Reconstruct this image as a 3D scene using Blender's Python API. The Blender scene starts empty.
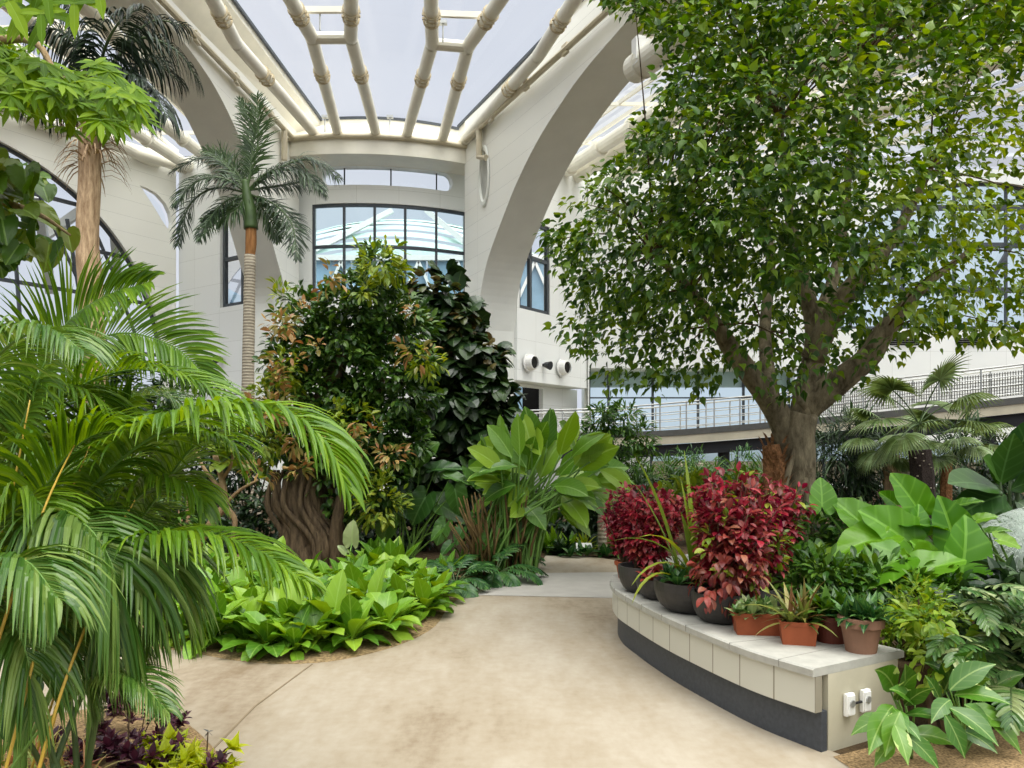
import bpy, math, random
import numpy as np
from mathutils import Vector, Matrix, geometry as mgeo

random.seed(7)
rng = np.random.default_rng(7)
S = bpy.context.scene
COL = S.collection
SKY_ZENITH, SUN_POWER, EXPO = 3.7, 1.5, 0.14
F, CX, HZ, EYE = 770.0, 512.0, 450.0, 1.6      # focal length in pixels, principal column, horizon row, eye height


# ------------------------------------------------------------------ coordinates
def P(px, py, Y):
    return np.array([(px - CX) / F * Y, Y, EYE + (HZ - py) / F * Y])


def G(px, py, z=0.0):
    Y = F * (EYE - z) / (py - HZ)
    return np.array([(px - CX) / F * Y, Y, z])


def nrm(v):
    v = np.asarray(v, float)
    return v / (np.linalg.norm(v, axis=-1, keepdims=True) + 1e-12)


def catmull(pts, n=8, closed=False):
    p = [np.asarray(q, float) for q in pts]
    out = []
    m = len(p)
    for i in range(m if closed else m - 1):
        a = p[(i - 1) % m] if closed or i > 0 else 2 * p[0] - p[1]
        b, c = p[i], p[(i + 1) % m]
        d = p[(i + 2) % m] if closed or i + 2 < m else 2 * p[-1] - p[-2]
        for k in range(n):
            t = k / n
            out.append(0.5 * (2 * b + (c - a) * t + (2 * a - 5 * b + 4 * c - d) * t * t + (3 * b - a - 3 * c + d) * t ** 3))
    if not closed:
        out.append(p[-1])
    return np.array(out)


# ------------------------------------------------------------------ materials
def new_mat(name):
    m = bpy.data.materials.new(name)
    m.use_nodes = True
    nt = m.node_tree
    for n in list(nt.nodes):
        nt.nodes.remove(n)
    out = nt.nodes.new('ShaderNodeOutputMaterial')
    return m, nt, out


def lin(c):
    return tuple(((x / 255) / 12.92 if x / 255 <= .04045 else ((x / 255 + .055) / 1.055) ** 2.4) for x in c) + (1,)


def ramp(nt, stops, interp='LINEAR'):
    r = nt.nodes.new('ShaderNodeValToRGB')
    r.color_ramp.interpolation = interp
    el = r.color_ramp.elements
    while len(el) < len(stops):
        el.new(.5)
    for e, (p, c) in zip(el, stops):
        e.position = p
        e.color = c
    return r


def math_node(nt, op, a, b=None, c=None):
    n = nt.nodes.new('ShaderNodeMath')
    n.operation = op
    for i, v in enumerate((a, b, c)):
        if v is None:
            continue
        if isinstance(v, (int, float)):
            n.inputs[i].default_value = v
        else:
            nt.links.new(v, n.inputs[i])
    return n.outputs[0]


def mix(nt, fac, a, b, mode='MIX'):
    n = nt.nodes.new('ShaderNodeMix')
    n.data_type = 'RGBA'
    n.blend_type = mode
    for sock, v in ((n.inputs['Factor'], fac), (n.inputs[6], a), (n.inputs[7], b)):
        if isinstance(v, (int, float, tuple)):
            sock.default_value = v
        else:
            nt.links.new(v, sock)
    return n.outputs[2]


def principled(nt, col, rough=.5, spec=.5, metal=0):
    b = nt.nodes.new('ShaderNodeBsdfPrincipled')
    if isinstance(col, tuple):
        b.inputs['Base Color'].default_value = col
    else:
        nt.links.new(col, b.inputs['Base Color'])
    b.inputs['Roughness'].default_value = rough
    b.inputs['Specular IOR Level'].default_value = spec
    b.inputs['Metallic'].default_value = metal
    return b


def noise(nt, scale, detail=4, vec=None, rough=.55):
    n = nt.nodes.new('ShaderNodeTexNoise')
    n.inputs['Scale'].default_value = scale
    n.inputs['Detail'].default_value = detail
    n.inputs['Roughness'].default_value = rough
    if vec is not None:
        nt.links.new(vec, n.inputs['Vector'])
    return n


def coords(nt, kind='Object', scale=None):
    t = nt.nodes.new('ShaderNodeTexCoord')
    o = t.outputs[kind]
    if scale is not None:
        mp = nt.nodes.new('ShaderNodeMapping')
        mp.inputs['Scale'].default_value = scale
        nt.links.new(o, mp.inputs['Vector'])
        o = mp.outputs['Vector']
    return o


def bump(nt, bsdf, h, strength=.3, dist=.02):
    b = nt.nodes.new('ShaderNodeBump')
    b.inputs['Strength'].default_value = strength
    b.inputs['Distance'].default_value = dist
    nt.links.new(h, b.inputs['Height'])
    nt.links.new(b.outputs[0], bsdf.inputs['Normal'])


def plain(name, c, rough=.5, spec=.5, metal=0, var=.08, scale=6.0):
    m, nt, out = new_mat(name)
    c = lin(c)
    n = noise(nt, scale, 5, coords(nt))
    d = tuple(x * (1 - var * 1.6) for x in c[:3]) + (1,)
    l = tuple(min(1, x * (1 + var)) for x in c[:3]) + (1,)
    r = ramp(nt, [(.3, d), (.7, l)])
    nt.links.new(n.outputs['Fac'], r.inputs[0])
    b = principled(nt, r.outputs[0], rough, spec, metal)
    nt.links.new(b.outputs[0], out.inputs[0])
    return m


def leaf_mat(name, cols, trans=.3, rough=.38, spec=.45, vein=0.0, vein_col=None, side=0.0, freq=14, sat=1.12, tval=1.12, blotch=None):
    """Leaf: each loose leaf takes a colour of its own from the ramp; midrib and side veins follow the leaf's own coordinates."""
    m, nt, out = new_mat(name)
    geo = nt.nodes.new('ShaderNodeNewGeometry')
    cols = [(min(255, c[0] * 1.09 + 2), c[1] * .96, c[2] * .92) if c[1] > c[0] + 28 else c for c in cols]
    k = len(cols)
    r = ramp(nt, [(i / max(1, k - 1), lin(c)) for i, c in enumerate(cols)])
    oi = nt.nodes.new('ShaderNodeObjectInfo')
    nt.links.new(math_node(nt, 'FRACT', math_node(nt, 'ADD', geo.outputs['Random Per Island'], oi.outputs['Random'])), r.inputs[0])
    col = r.outputs[0]
    uv = coords(nt, 'UV')
    sx = nt.nodes.new('ShaderNodeSeparateXYZ')
    nt.links.new(uv, sx.inputs[0])
    au = math_node(nt, 'ABSOLUTE', math_node(nt, 'SUBTRACT', sx.outputs[0], .5))
    if blotch:
        nz = noise(nt, 9, 3, coords(nt))
        f = math_node(nt, 'GREATER_THAN', math_node(nt, 'ADD', nz.outputs['Fac'], math_node(nt, 'MULTIPLY', au, blotch[1])), blotch[2])
        col = mix(nt, f, col, lin(blotch[0]))
    if side:
        w = math_node(nt, 'SINE', math_node(nt, 'MULTIPLY', math_node(nt, 'SUBTRACT', sx.outputs[1], math_node(nt, 'MULTIPLY', au, .55)), freq * 6.283))
        w = math_node(nt, 'MULTIPLY', math_node(nt, 'POWER', math_node(nt, 'MAXIMUM', w, 0.0), 6.0), side)
        col = mix(nt, w, col, lin(vein_col or (170, 205, 110)))
    if vein:
        f = math_node(nt, 'MULTIPLY', math_node(nt, 'LESS_THAN', au, .028), vein)
        col = mix(nt, f, col, lin(vein_col or (170, 205, 110)))
    b = principled(nt, col, rough, spec)
    t = nt.nodes.new('ShaderNodeBsdfTranslucent')
    hs = nt.nodes.new('ShaderNodeHueSaturation')
    hs.inputs['Hue'].default_value = .476
    hs.inputs['Saturation'].default_value = sat
    hs.inputs['Value'].default_value = tval
    nt.links.new(col, hs.inputs['Color'])
    nt.links.new(hs.outputs[0], t.inputs[0])
    mx = nt.nodes.new('ShaderNodeMixShader')
    mx.inputs[0].default_value = trans
    nt.links.new(b.outputs[0], mx.inputs[1])
    nt.links.new(t.outputs[0], mx.inputs[2])
    nt.links.new(mx.outputs[0], out.inputs[0])
    return m


def bark_mat(name, c1, c2, stretch=(6, 6, 1.2), scale=3.0, rings=0):
    m, nt, out = new_mat(name)
    v = coords(nt, 'Object', stretch)
    n = noise(nt, scale, 8, v, .65)
    r = ramp(nt, [(.32, lin(c1)), (.68, lin(c2))])
    h = n.outputs['Fac']
    if rings:
        w = nt.nodes.new('ShaderNodeTexWave')
        w.bands_direction = 'Z'
        w.inputs['Scale'].default_value = rings
        w.inputs['Distortion'].default_value = 1.2
        nt.links.new(coords(nt), w.inputs[0])
        h = math_node(nt, 'ADD', math_node(nt, 'MULTIPLY', h, .65), math_node(nt, 'MULTIPLY', w.outputs['Fac'], .35))
    nt.links.new(h, r.inputs[0])
    b = principled(nt, r.outputs[0], .85, .2)
    bump(nt, b, h, .7, .03)
    nt.links.new(b.outputs[0], out.inputs[0])
    return m


def panel_mat(name, c, w=1.6, h=1.15, line=(196, 197, 190), mortar=.005):
    m, nt, out = new_mat(name)
    b_ = nt.nodes.new('ShaderNodeTexBrick')
    b_.offset = 0.0
    b_.inputs['Scale'].default_value = 1
    b_.inputs['Brick Width'].default_value = w
    b_.inputs['Row Height'].default_value = h
    b_.inputs['Mortar Size'].default_value = mortar
    b_.inputs['Mortar Smooth'].default_value = .3
    b_.inputs['Color1'].default_value = lin(c)
    b_.inputs['Color2'].default_value = lin(tuple(max(0, x - 4) for x in c))
    b_.inputs['Mortar'].default_value = lin(line)
    nt.links.new(coords(nt, 'UV'), b_.inputs['Vector'])
    b = principled(nt, b_.outputs['Color'], .45, .4)
    nt.links.new(b.outputs[0], out.inputs[0])
    return m


def glass_mat(name, tint, refl=.12):
    m, nt, out = new_mat(name)
    t = nt.nodes.new('ShaderNodeBsdfTransparent')
    t.inputs[0].default_value = tint
    g = nt.nodes.new('ShaderNodeBsdfGlossy')
    g.inputs['Roughness'].default_value = .03
    fr = nt.nodes.new('ShaderNodeFresnel')
    fr.inputs[0].default_value = 1.45
    f = math_node(nt, 'MULTIPLY', fr.outputs[0], refl * 6)
    mx = nt.nodes.new('ShaderNodeMixShader')
    nt.links.new(math_node(nt, 'MINIMUM', f, .6), mx.inputs[0])
    nt.links.new(t.outputs[0], mx.inputs[1])
    nt.links.new(g.outputs[0], mx.inputs[2])
    nt.links.new(mx.outputs[0], out.inputs[0])
    return m


M = {}
M['panel'] = panel_mat('white_panel', (240, 242, 238))
M['panel_rib'] = panel_mat('white_rib_panel', (240, 240, 232), 40, .62)
M['rib_under'] = plain('rib_underside', (232, 234, 226), .55, .3, var=.03, scale=1.2)
M['cream'] = plain('cream_paint', (235, 231, 216), .42, .5, var=.04, scale=2)
M['cream_dark'] = plain('cream_collar', (206, 192, 160), .5, .4, var=.12, scale=9)
M['pipe'] = plain('beige_pipe', (200, 190, 165), .45, .5, var=.05)
M['alu'] = plain('dark_frame', (62, 68, 74), .4, .5, var=.05)
M['white'] = plain('white_paint', (240, 240, 236), .5, .4, var=.02)
M['steel'] = plain('steel_rail', (178, 180, 178), .35, .5, .6, var=.05)
M['mesh'] = plain('grey_mesh', (96, 96, 92), .5, .4, .3, var=.1)
M['dark'] = plain('dark_recess', (38, 36, 34), .8, .2, var=.1)
M['black_col'] = plain('black_column', (40, 42, 46), .5, .4)
M['concrete'] = plain('ramp_concrete', (206, 199, 176), .8, .2, var=.08, scale=1.5)
M['sheet'] = glass_mat('clear_glass', (.93, .96, .97, 1), .1)
M['roof_glass'] = glass_mat('roof_glass', (.97, .98, .99, 1), .04)
M['teal_glass'] = glass_mat('teal_glass', (.80, .93, .95, 1), .16)
M['teal'] = plain('teal_roof', (196, 222, 214), .4, .5, var=.06)
M['blue_glass'] = plain('blue_facade', (146, 178, 200), .2, .6, var=.15, scale=.6)
M['tower'] = plain('far_tower', (150, 185, 205), .4, .4, var=.1, scale=.3)


# ------------------------------------------------------------------ mesh building
class MB:
    def __init__(self):
        self.v, self.f, self.uv, self.mi, self.n = [], [], [], [], 0

    def add(self, verts, faces, uv=None, mat=0):
        verts = np.asarray(verts, float).reshape(-1, 3)
        k = self.n
        self.v.append(verts)
        self.uv.append(np.asarray(uv, float).reshape(-1, 2) if uv is not None else verts[:, :2].copy())
        if isinstance(faces, np.ndarray):
            fs = (faces + k).tolist()
        else:
            fs = [[i + k for i in f] for f in faces]
        self.f.extend(fs)
        self.mi.extend([mat] * len(fs))
        self.n += len(verts)

    def box(self, c, size, rz=0.0, mat=0, bev=0.0):
        x, y, z = (s / 2 for s in size)
        if bev:
            bm_pts = []
            for sz in (-1, 1):
                for sx, sy in ((-1, -1), (1, -1), (1, 1), (-1, 1)):
                    bm_pts.append((sx, sy, sz))
        pts = np.array([(sx * x, sy * y, sz * z) for sz in (-1, 1) for sx, sy in ((-1, -1), (1, -1), (1, 1), (-1, 1))])
        ca, sa = math.cos(rz), math.sin(rz)
        R = np.array([[ca, -sa, 0], [sa, ca, 0], [0, 0, 1]])
        self.add(pts @ R.T + np.asarray(c, float), [(3, 2, 1, 0), (4, 5, 6, 7), (0, 1, 5, 4), (1, 2, 6, 5), (2, 3, 7, 6), (3, 0, 4, 7)], mat=mat)

    def bar(self, a, b, w, h, mat=0, up=(0, 0, 1)):
        a, b = np.asarray(a, float), np.asarray(b, float)
        d = nrm(b - a)
        s = np.cross(d, up)
        s = nrm(s) if np.linalg.norm(s) > 1e-6 else np.array([1., 0, 0])
        u = np.cross(s, d)
        pts = [e + s * i * w / 2 + u * j * h / 2 for e in (a, b) for i, j in ((-1, -1), (1, -1), (1, 1), (-1, 1))]
        self.add(pts, [(3, 2, 1, 0), (4, 5, 6, 7), (0, 1, 5, 4), (1, 2, 6, 5), (2, 3, 7, 6), (3, 0, 4, 7)], mat=mat)

    def tube(self, pts, rad, sides=8, cap=True, mat=0, lump=0.0, lobes=5, seed=0):
        p = np.asarray(pts, float)
        n = len(p)
        r = np.full(n, rad, float) if np.isscalar(rad) else np.interp(np.linspace(0, 1, n), np.linspace(0, 1, len(rad)), rad)
        t = nrm(np.gradient(p, axis=0))
        u = np.cross(t[0], (0, 0, 1))
        u = nrm(u) if np.linalg.norm(u) > .05 else nrm(np.cross(t[0], (1, 0, 0)))
        a = np.linspace(0, 2 * math.pi, sides, endpoint=False)
        V, UV = [], []
        L = 0
        for i in range(n):
            u = nrm(u - t[i] * (u @ t[i]))
            w = np.cross(t[i], u)
            rr = r[i] * (1 + lump * np.sin(a * lobes + seed + i * .35) + lump * .6 * np.sin(a * (lobes * 2 + 1) + seed * 2 - i * .5)) if lump else np.full(sides, r[i])
            V.append(p[i] + np.outer(np.cos(a) * rr, u) + np.outer(np.sin(a) * rr, w))
            if i:
                L += np.linalg.norm(p[i] - p[i - 1])
            UV.append(np.stack([a / 6.283, np.full(sides, L)], 1))
        fs = []
        for i in range(n - 1):
            for j in range(sides):
                k = (j + 1) % sides
                fs.append((i * sides + j, i * sides + k, (i + 1) * sides + k, (i + 1) * sides + j))
        if cap:
            fs.append(tuple(range(sides - 1, -1, -1)))
            fs.append(tuple((n - 1) * sides + j for j in range(sides)))
        self.add(np.concatenate(V), fs, np.concatenate(UV), mat)

    def lathe(self, prof, c=(0, 0, 0), sides=28, mat=0, sq=None):
        c = np.asarray(c, float)
        a = np.linspace(0, 2 * math.pi, sides, endpoint=False)
        V = np.concatenate([np.stack([np.cos(a) * r, np.sin(a) * r, np.full(sides, z)], 1) for r, z in prof]) + c
        fs = [(i * sides + j, i * sides + (j + 1) % sides, (i + 1) * sides + (j + 1) % sides, (i + 1) * sides + j) for i in range(len(prof) - 1) for j in range(sides)]
        self.add(V, fs, mat=mat)

    def quad(self, a, b, c, d, mat=0, uv=None):
        self.add([a, b, c, d], [(0, 1, 2, 3)], uv, mat)

    def build(self, name, mat, parent=None, smooth=False, label=None):
        me = bpy.data.meshes.new(name)
        off = np.zeros(3)
        q = parent
        while q is not None:
            off += np.array(q.location)
            q = q.parent
        V = (np.concatenate(self.v) - off) if self.v else np.zeros((0, 3))
        me.from_pydata(V.tolist(), [], self.f)
        mats = mat if isinstance(mat, (list, tuple)) else [mat]
        for m in mats:
            me.materials.append(m)
        if len(mats) > 1:
            me.polygons.foreach_set('material_index', np.array(self.mi, np.int32))
        uvl = me.uv_layers.new(name='UVMap')
        li = np.empty(len(me.loops), np.int32)
        me.loops.foreach_get('vertex_index', li)
        uvs = np.concatenate(self.uv)[li]
        uvl.data.foreach_set('uv', uvs.astype(np.float32).ravel())
        if smooth:
            me.polygons.foreach_set('use_smooth', np.ones(len(me.polygons), bool))
        me.update()
        o = bpy.data.objects.new(name, me)
        COL.objects.link(o)
        if parent is not None:
            o.parent = parent
        if label:
            o['label'] = label
        return o


def blades(mb, base, dirs, ups, L, W, droop=.5, prof=(.05, .7, 1, .8, .45, .03), cols=(-1, 0, 1), fold=.25, mat=0, wave=0.0, curl=0.0):
    """N leaves at once: each follows its direction, bends under gravity and is as wide as prof says."""
    base, d = np.asarray(base, float).reshape(-1, 3), nrm(np.asarray(dirs, float).reshape(-1, 3))
    N = len(base)
    up = np.broadcast_to(np.asarray(ups, float), (N, 3))
    L, W, droop = (np.broadcast_to(np.asarray(x, float), (N,)) for x in (L, W, droop))
    n = len(prof) - 1
    nor = nrm(up - d * np.sum(up * d, 1, keepdims=True) + 1e-6)
    pos = base.copy()
    c = np.array(cols, float)
    m = len(c)
    V = np.zeros((N, n + 1, m, 3))
    UV = np.zeros((N, n + 1, m, 2))
    ph = rng.random(N) * 6.28
    for i in range(n + 1):
        side = np.cross(d, nor)
        w = (W * prof[i])[:, None]
        for j in range(m):
            lift = fold * abs(c[j]) * (1 - curl * abs(c[j]))
            wv = wave * np.sin(ph + i * 2.1 + c[j] * 2)[:, None] * abs(c[j]) if wave else 0
            V[:, i, j] = pos + side * w * c[j] + nor * w * (lift + wv)
            UV[:, i, j, 0] = .5 + .5 * c[j] * prof[i]
            UV[:, i, j, 1] = i / n
        if i < n:
            pos = pos + d * (L / n)[:, None]
            d = nrm(d + np.array([0, 0, -1.]) * (droop / n)[:, None])
            nor = nrm(nor - d * np.sum(nor * d, 1, keepdims=True))
    q = np.array([(i * m + j, i * m + j + 1, (i + 1) * m + j + 1, (i + 1) * m + j) for i in range(n) for j in range(m - 1)])
    k = (n + 1) * m
    fs = (q[None] + (np.arange(N) * k)[:, None, None]).reshape(-1, 4)
    mb.add(V.reshape(-1, 3), fs, UV.reshape(-1, 2), mat)
    return pos


def heart(mb, base, tip, normal, width=.42, cup=.2, mat=0, nth=22, back=.32, droop=.2, wavy=.02):
    """One arrow-heart leaf: base (stalk end), tip, and the way its upper face looks."""
    base, tip = np.asarray(base, float), np.asarray(tip, float)
    y = tip - base
    L = np.linalg.norm(y)
    y /= L
    z = nrm(np.asarray(normal, float))
    z = nrm(z - y * (z @ y))
    x = np.cross(y, z)
    ctl = [(0, 1.0), (.13, .90), (.29, .70), (.40, .44), (.44, .16), (.41, -.09), (.32, -.28), (.18, -.34), (.06, -.21), (0, -.05)]
    half = catmull(ctl, 3)
    half[:, 0] *= width / .44
    half[:, 1] = np.where(half[:, 1] < 0, half[:, 1] * back / .32, half[:, 1])
    out = np.concatenate([half, (half * (-1, 1))[::-1][1:-1]])
    V, UV = [(0, 0, 0)], [(.5, .25)]
    rings = (.35, .7, 1.0)
    k = len(out)
    ph = rng.random() * 6
    for r in rings:
        for i, (a, b) in enumerate(out):
            a, b = a * r, b * r
            V.append((a, b, cup * abs(a) * 1.6 - droop * b * abs(b) + (wavy * math.sin(ph + i * 1.3) if r == 1 else 0)))
            UV.append((.5 + a, .25 + .75 * b))
    V = np.array(V) * L
    fs = [(0, 1 + i, 1 + (i + 1) % k) for i in range(k)]
    for r in range(2):
        s = 1 + r * k
        fs += [(s + i, s + k + i, s + k + (i + 1) % k, s + (i + 1) % k) for i in range(k)]
    mb.add(base + V[:, :1] * x + V[:, 1:2] * y + V[:, 2:] * z, fs, UV, mat)


def plate(name, loops, thick, origin, xdir, mats, parent=None, ydir=(0, 0, 1)):
    """A flat slab with holes: the first loop is the outline, the others are holes; slab coordinates (along xdir, along ydir)."""
    cu = bpy.data.curves.new('plate', 'CURVE')
    cu.dimensions = '2D'
    cu.fill_mode = 'BOTH'
    cu.extrude = thick / 2
    for lp in loops:
        sp = cu.splines.new('POLY')
        sp.points.add(len(lp) - 1)
        for q, (a, b) in zip(sp.points, lp):
            q.co = (a, b, 0, 1)
        sp.use_cyclic_u = True
    tmp = bpy.data.objects.new('plate', cu)
    COL.objects.link(tmp)
    dg = bpy.context.evaluated_depsgraph_get()
    me = bpy.data.meshes.new_from_object(tmp.evaluated_get(dg))
    COL.objects.unlink(tmp)
    bpy.data.objects.remove(tmp)
    bpy.data.curves.remove(cu)
    me.name = name
    x, y = nrm(xdir), nrm(ydir)
    z = np.cross(x, y)
    V = np.empty(len(me.vertices) * 3)
    me.vertices.foreach_get('co', V)
    V = V.reshape(-1, 3)
    flat = V[:, :2].copy()
    W = np.asarray(origin, float) + V[:, :1] * x + V[:, 1:2] * y + V[:, 2:] * z
    me.vertices.foreach_set('co', W.ravel())
    while me.uv_layers:
        me.uv_layers.remove(me.uv_layers[0])
    uvl = me.uv_layers.new(name='UVMap')
    li = np.empty(len(me.loops), np.int32)
    me.loops.foreach_get('vertex_index', li)
    uvl.data.foreach_set('uv', flat[li].astype(np.float32).ravel())
    me.materials.clear()
    for m in (mats if isinstance(mats, (list, tuple)) else [mats]):
        me.materials.append(m)
    me.polygons.foreach_set('use_smooth', np.zeros(len(me.polygons), bool))
    me.update()
    o = bpy.data.objects.new(name, me)
    COL.objects.link(o)
    if parent is not None:
        o.parent = parent
    return o


# ------------------------------------------------------------------ naming
def thing(name, label, cat, loc=(0, 0, 0), group=None):
    o = bpy.data.objects.new(name, None)
    o.empty_display_size = .1
    COL.objects.link(o)
    o.location = [float(c) for c in loc]
    return tag(o, label, cat, group)


def tag(o, label, cat, group=None, kind=None):
    o['label'] = label
    o['category'] = cat
    if group:
        o['group'] = group
    if kind:
        o['kind'] = kind
    return o


def struct(o):
    o['kind'] = 'structure'
    return o


def dup(root, loc, rz=0.0, sc=1.0, label=None):
    r = root.copy()
    COL.objects.link(r)
    r.location = [float(c) for c in loc]
    r.rotation_euler = (0, 0, rz)
    r.scale = (sc, sc, sc)
    if label:
        r['label'] = label
    for ch in list(root.children):
        c = ch.copy()
        COL.objects.link(c)
        c.parent = r
        for g in list(ch.children):
            d = g.copy()
            COL.objects.link(d)
            d.parent = c
    return r


def circle_loop(cx, cy, a, b, n=48, a0=0, a1=360):
    return [(cx + a * math.cos(math.radians(a0 + (a1 - a0) * i / n)), cy + b * math.sin(math.radians(a0 + (a1 - a0) * i / n))) for i in range(n + (0 if a1 - a0 == 360 else 1))]

# ================================================================== SETTING: building
TOP = 13.45


def bar_poly(mb, pts, w, h, mat=0):
    for a, b in zip(pts[:-1], pts[1:]):
        mb.bar(a, b, w, h, mat)


# --- the two great ribs -------------------------------------------------------
def rib(name, x0, y0, dx, dy, prof, thick, sgn):
    """prof: (distance along the rib, underside height); sgn: which way the thickness goes from the given face."""
    pr = catmull(prof, 5)
    lp = [(0, 0)] + [tuple(q) for q in pr] + [(pr[-1][0], 14.0), (-1.2, 14.0), (-1.2, 0)]
    d = np.array([dx, dy, 0.])
    z = np.cross(nrm(d), (0, 0, 1))
    o = np.array([x0, y0, 0]) + z * thick / 2 * sgn
    r = plate(name, [lp], thick, o, d, [M['panel_rib'], M['rib_under']])
    me = r.data
    for p in me.polygons:                       # underside faces are smooth plaster
        if abs(p.normal.dot(Vector(z))) < .3:
            p.material_index = 1
    return struct(r)


RIB_R = ((-1.25, 28.0), (.447, -.894))
RIB_L = ((-8.2, 28.0), (-.102, -.995))
rib('beam_right', -1.25, 28.0, .447, -.894, [(0, 6.0), (.25, 7.2), (.85, 8.3), (2.0, 9.4), (3.16, 10.36), (4.6, 11.22), (6.19, 11.85), (7.5, 12.22), (9.2, 12.52), (10.1, 12.66), (15, 13.0), (21, 13.1)], 1.5, -1)
rib('beam_left', -8.2, 28.0, -.102, -.995, [(0, 6.0), (.05, 7.2), (1.0, 8.5), (2.0, 9.75), (3.0, 10.85), (4.0, 11.6), (5.35, 12.28), (6.7, 12.62), (8.0, 12.78), (9.0, 12.85), (15, 13.05), (21, 13.1)], 1.4, 1)

# oval opening in the flank of the right rib (a deep painted niche)
e = np.array([.447, -.894, 0])
nz = np.array([-.894, -.447, 0])
mb = MB()
oc = np.array([-1.25, 28.0, 0]) + e * .62 + nz * .02
ring = []
for i in range(40):
    a = 6.283 * i / 40
    ring.append((math.cos(a) * .38, math.sin(a) * .95 + 11.35))
V = []
for rr, off in ((1.16, .0), (1.1, .05), (.96, .05), (.9, -.02)):
    V += [oc + e * x * rr + np.array([0, 0, 11.35 + (z - 11.35) * rr]) + nz * off for x, z in ring]
fs = [(k * 40 + i, k * 40 + (i + 1) % 40, (k + 1) * 40 + (i + 1) % 40, (k + 1) * 40 + i) for k in range(3) for i in range(40)]
fs.append(tuple(120 + i for i in range(40)))
mb.add(V, fs)
struct(mb.build('trim_1', M['rib_under'], smooth=False))

# --- drum between the ribs ----------------------------------------------------
DC = np.array([-5.9, 37.2])
DR = 8.0


def drum_ang(px, R=DR):
    d = np.array([(px - CX) / F, 1.0])
    a = d @ d
    b = -2 * d @ DC
    c = DC @ DC - R * R
    t = (-b - math.sqrt(b * b - 4 * a * c)) / (2 * a)
    q = d * t - DC
    return math.atan2(q[0], -q[1])


def drum_pt(a, z, R=DR):
    return np.array([DC[0] + R * math.sin(a), DC[1] - R * math.cos(a), z])


aw0, aw1 = drum_ang(312), drum_ang(467)
as0, as1 = drum_ang(322), drum_ang(453)
WZ0, WZ1, SZ0, SZ1 = 7.55, 10.97, 11.66, 12.36
angs = sorted(set(list(np.linspace(-.62, .85, 90)) + [aw0, aw1] + list(np.linspace(as0, as0 + .045, 9)) + list(np.linspace(as1 - .045, as1, 9))))
mb = MB()


def slit(a):
    h = (SZ1 - SZ0) / 2
    mid = (SZ1 + SZ0) / 2
    dx = min(a - as0, as1 - a) * DR
    if dx <= 0:
        return mid, mid
    k = math.sqrt(max(0, h * h - max(0, h - dx) ** 2))
    return mid - k, mid + k


for a, b in zip(angs[:-1], angs[1:]):
    m = (a + b) / 2
    (la, ha), (lb, hb) = slit(a), slit(b)
    strips = [(0, WZ0, 0, WZ0), (WZ1, la, WZ1, lb), (ha, TOP, hb, TOP)]
    if not aw0 < m < aw1:
        strips.append((WZ0, WZ1, WZ0, WZ1))
    for z0, z1, y0, y1 in strips:
        mb.quad(drum_pt(a, z0), drum_pt(b, y0), drum_pt(b, y1), drum_pt(a, z1), uv=[(a * DR, z0), (b * DR, y0), (b * DR, y1), (a * DR, z1)])
o = struct(mb.build('wall_back', M['panel']))
sd = o.modifiers.new('Thickness', 'SOLIDIFY')
sd.thickness = .35
sd.offset = -1

win = thing('window_1', 'wide curved window in the drum wall under the skylight', 'window', drum_pt((aw0 + aw1) / 2, WZ0))
win['kind'] = 'structure'
mb = MB()
A = np.linspace(aw0, aw1, 21)
for z in (WZ0 + .06, 9.35, WZ1 - .06):
    bar_poly(mb, [drum_pt(a, z, DR - .1) for a in A], .12, .11)
for px in (312.8, 343.5, 374.5, 405.5, 437, 466.2):
    a = drum_ang(px)
    mb.bar(drum_pt(a, WZ0, DR - .1), drum_pt(a, WZ1, DR - .1), .09, .12, up=(0, 1, 0))
mb.build('frame', M['alu'], win)
mb = MB()
for a, b in zip(A[:-1], A[1:]):
    mb.quad(drum_pt(a, WZ0, DR - .12), drum_pt(b, WZ0, DR - .12), drum_pt(b, WZ1, DR - .12), drum_pt(a, WZ1, DR - .12))
mb.build('glass', M['teal_glass'], win)
win = thing('window_2', 'long narrow clerestory window with round ends above the curved window', 'window', drum_pt((as0 + as1) / 2, SZ0))
win['kind'] = 'structure'
mb = MB()
for px in (343, 391, 438):
    a = drum_ang(px)
    mb.bar(drum_pt(a, SZ0, DR - .2), drum_pt(a, SZ1, DR - .2), .05, .05, up=(0, 1, 0))
mb.build('frame', M['alu'], win)
mb = MB()
A = np.linspace(as0, as1, 21)
for a, b in zip(A[:-1], A[1:]):
    mb.quad(drum_pt(a, SZ0, DR - .22), drum_pt(b, SZ0, DR - .22), drum_pt(b, SZ1, DR - .22), drum_pt(a, SZ1, DR - .22))
mb.build('glass', M['sheet'], win)

# cornice ring, its pipe and collars
CRn = 9.2
mb = MB()
A = np.linspace(-.42, .62, 40)
for a, b in zip(A[:-1], A[1:]):
    for (r0, z0), (r1, z1) in (((DR, 12.38), (CRn, 12.38)), ((CRn, 12.38), (CRn, 12.98)), ((CRn, 12.98), (CRn - .12, 12.98)), ((CRn - .12, 12.98), (CRn - .12, 13.2)), ((CRn - .12, 13.2), (7.25, 14.3)), ((7.25, 14.3), (7.25, 14.5))):
        mb.quad(drum_pt(a, z0, r0), drum_pt(b, z0, r0), drum_pt(b, z1, r1), drum_pt(a, z1, r1), uv=[(a * 9, z0 + r0), (b * 9, z0 + r0), (b * 9, z1 + r1), (a * 9, z1 + r1)])
struct(mb.build('trim_2', M['cream']))
mb = MB()
mb.tube([drum_pt(a, 13.0, CRn + .06) for a in A], .1, 8)
p = drum_pt(.5, 13.0, CRn + .06)
struct(mb.build('trim_3', M['pipe'], smooth=True))

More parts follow.
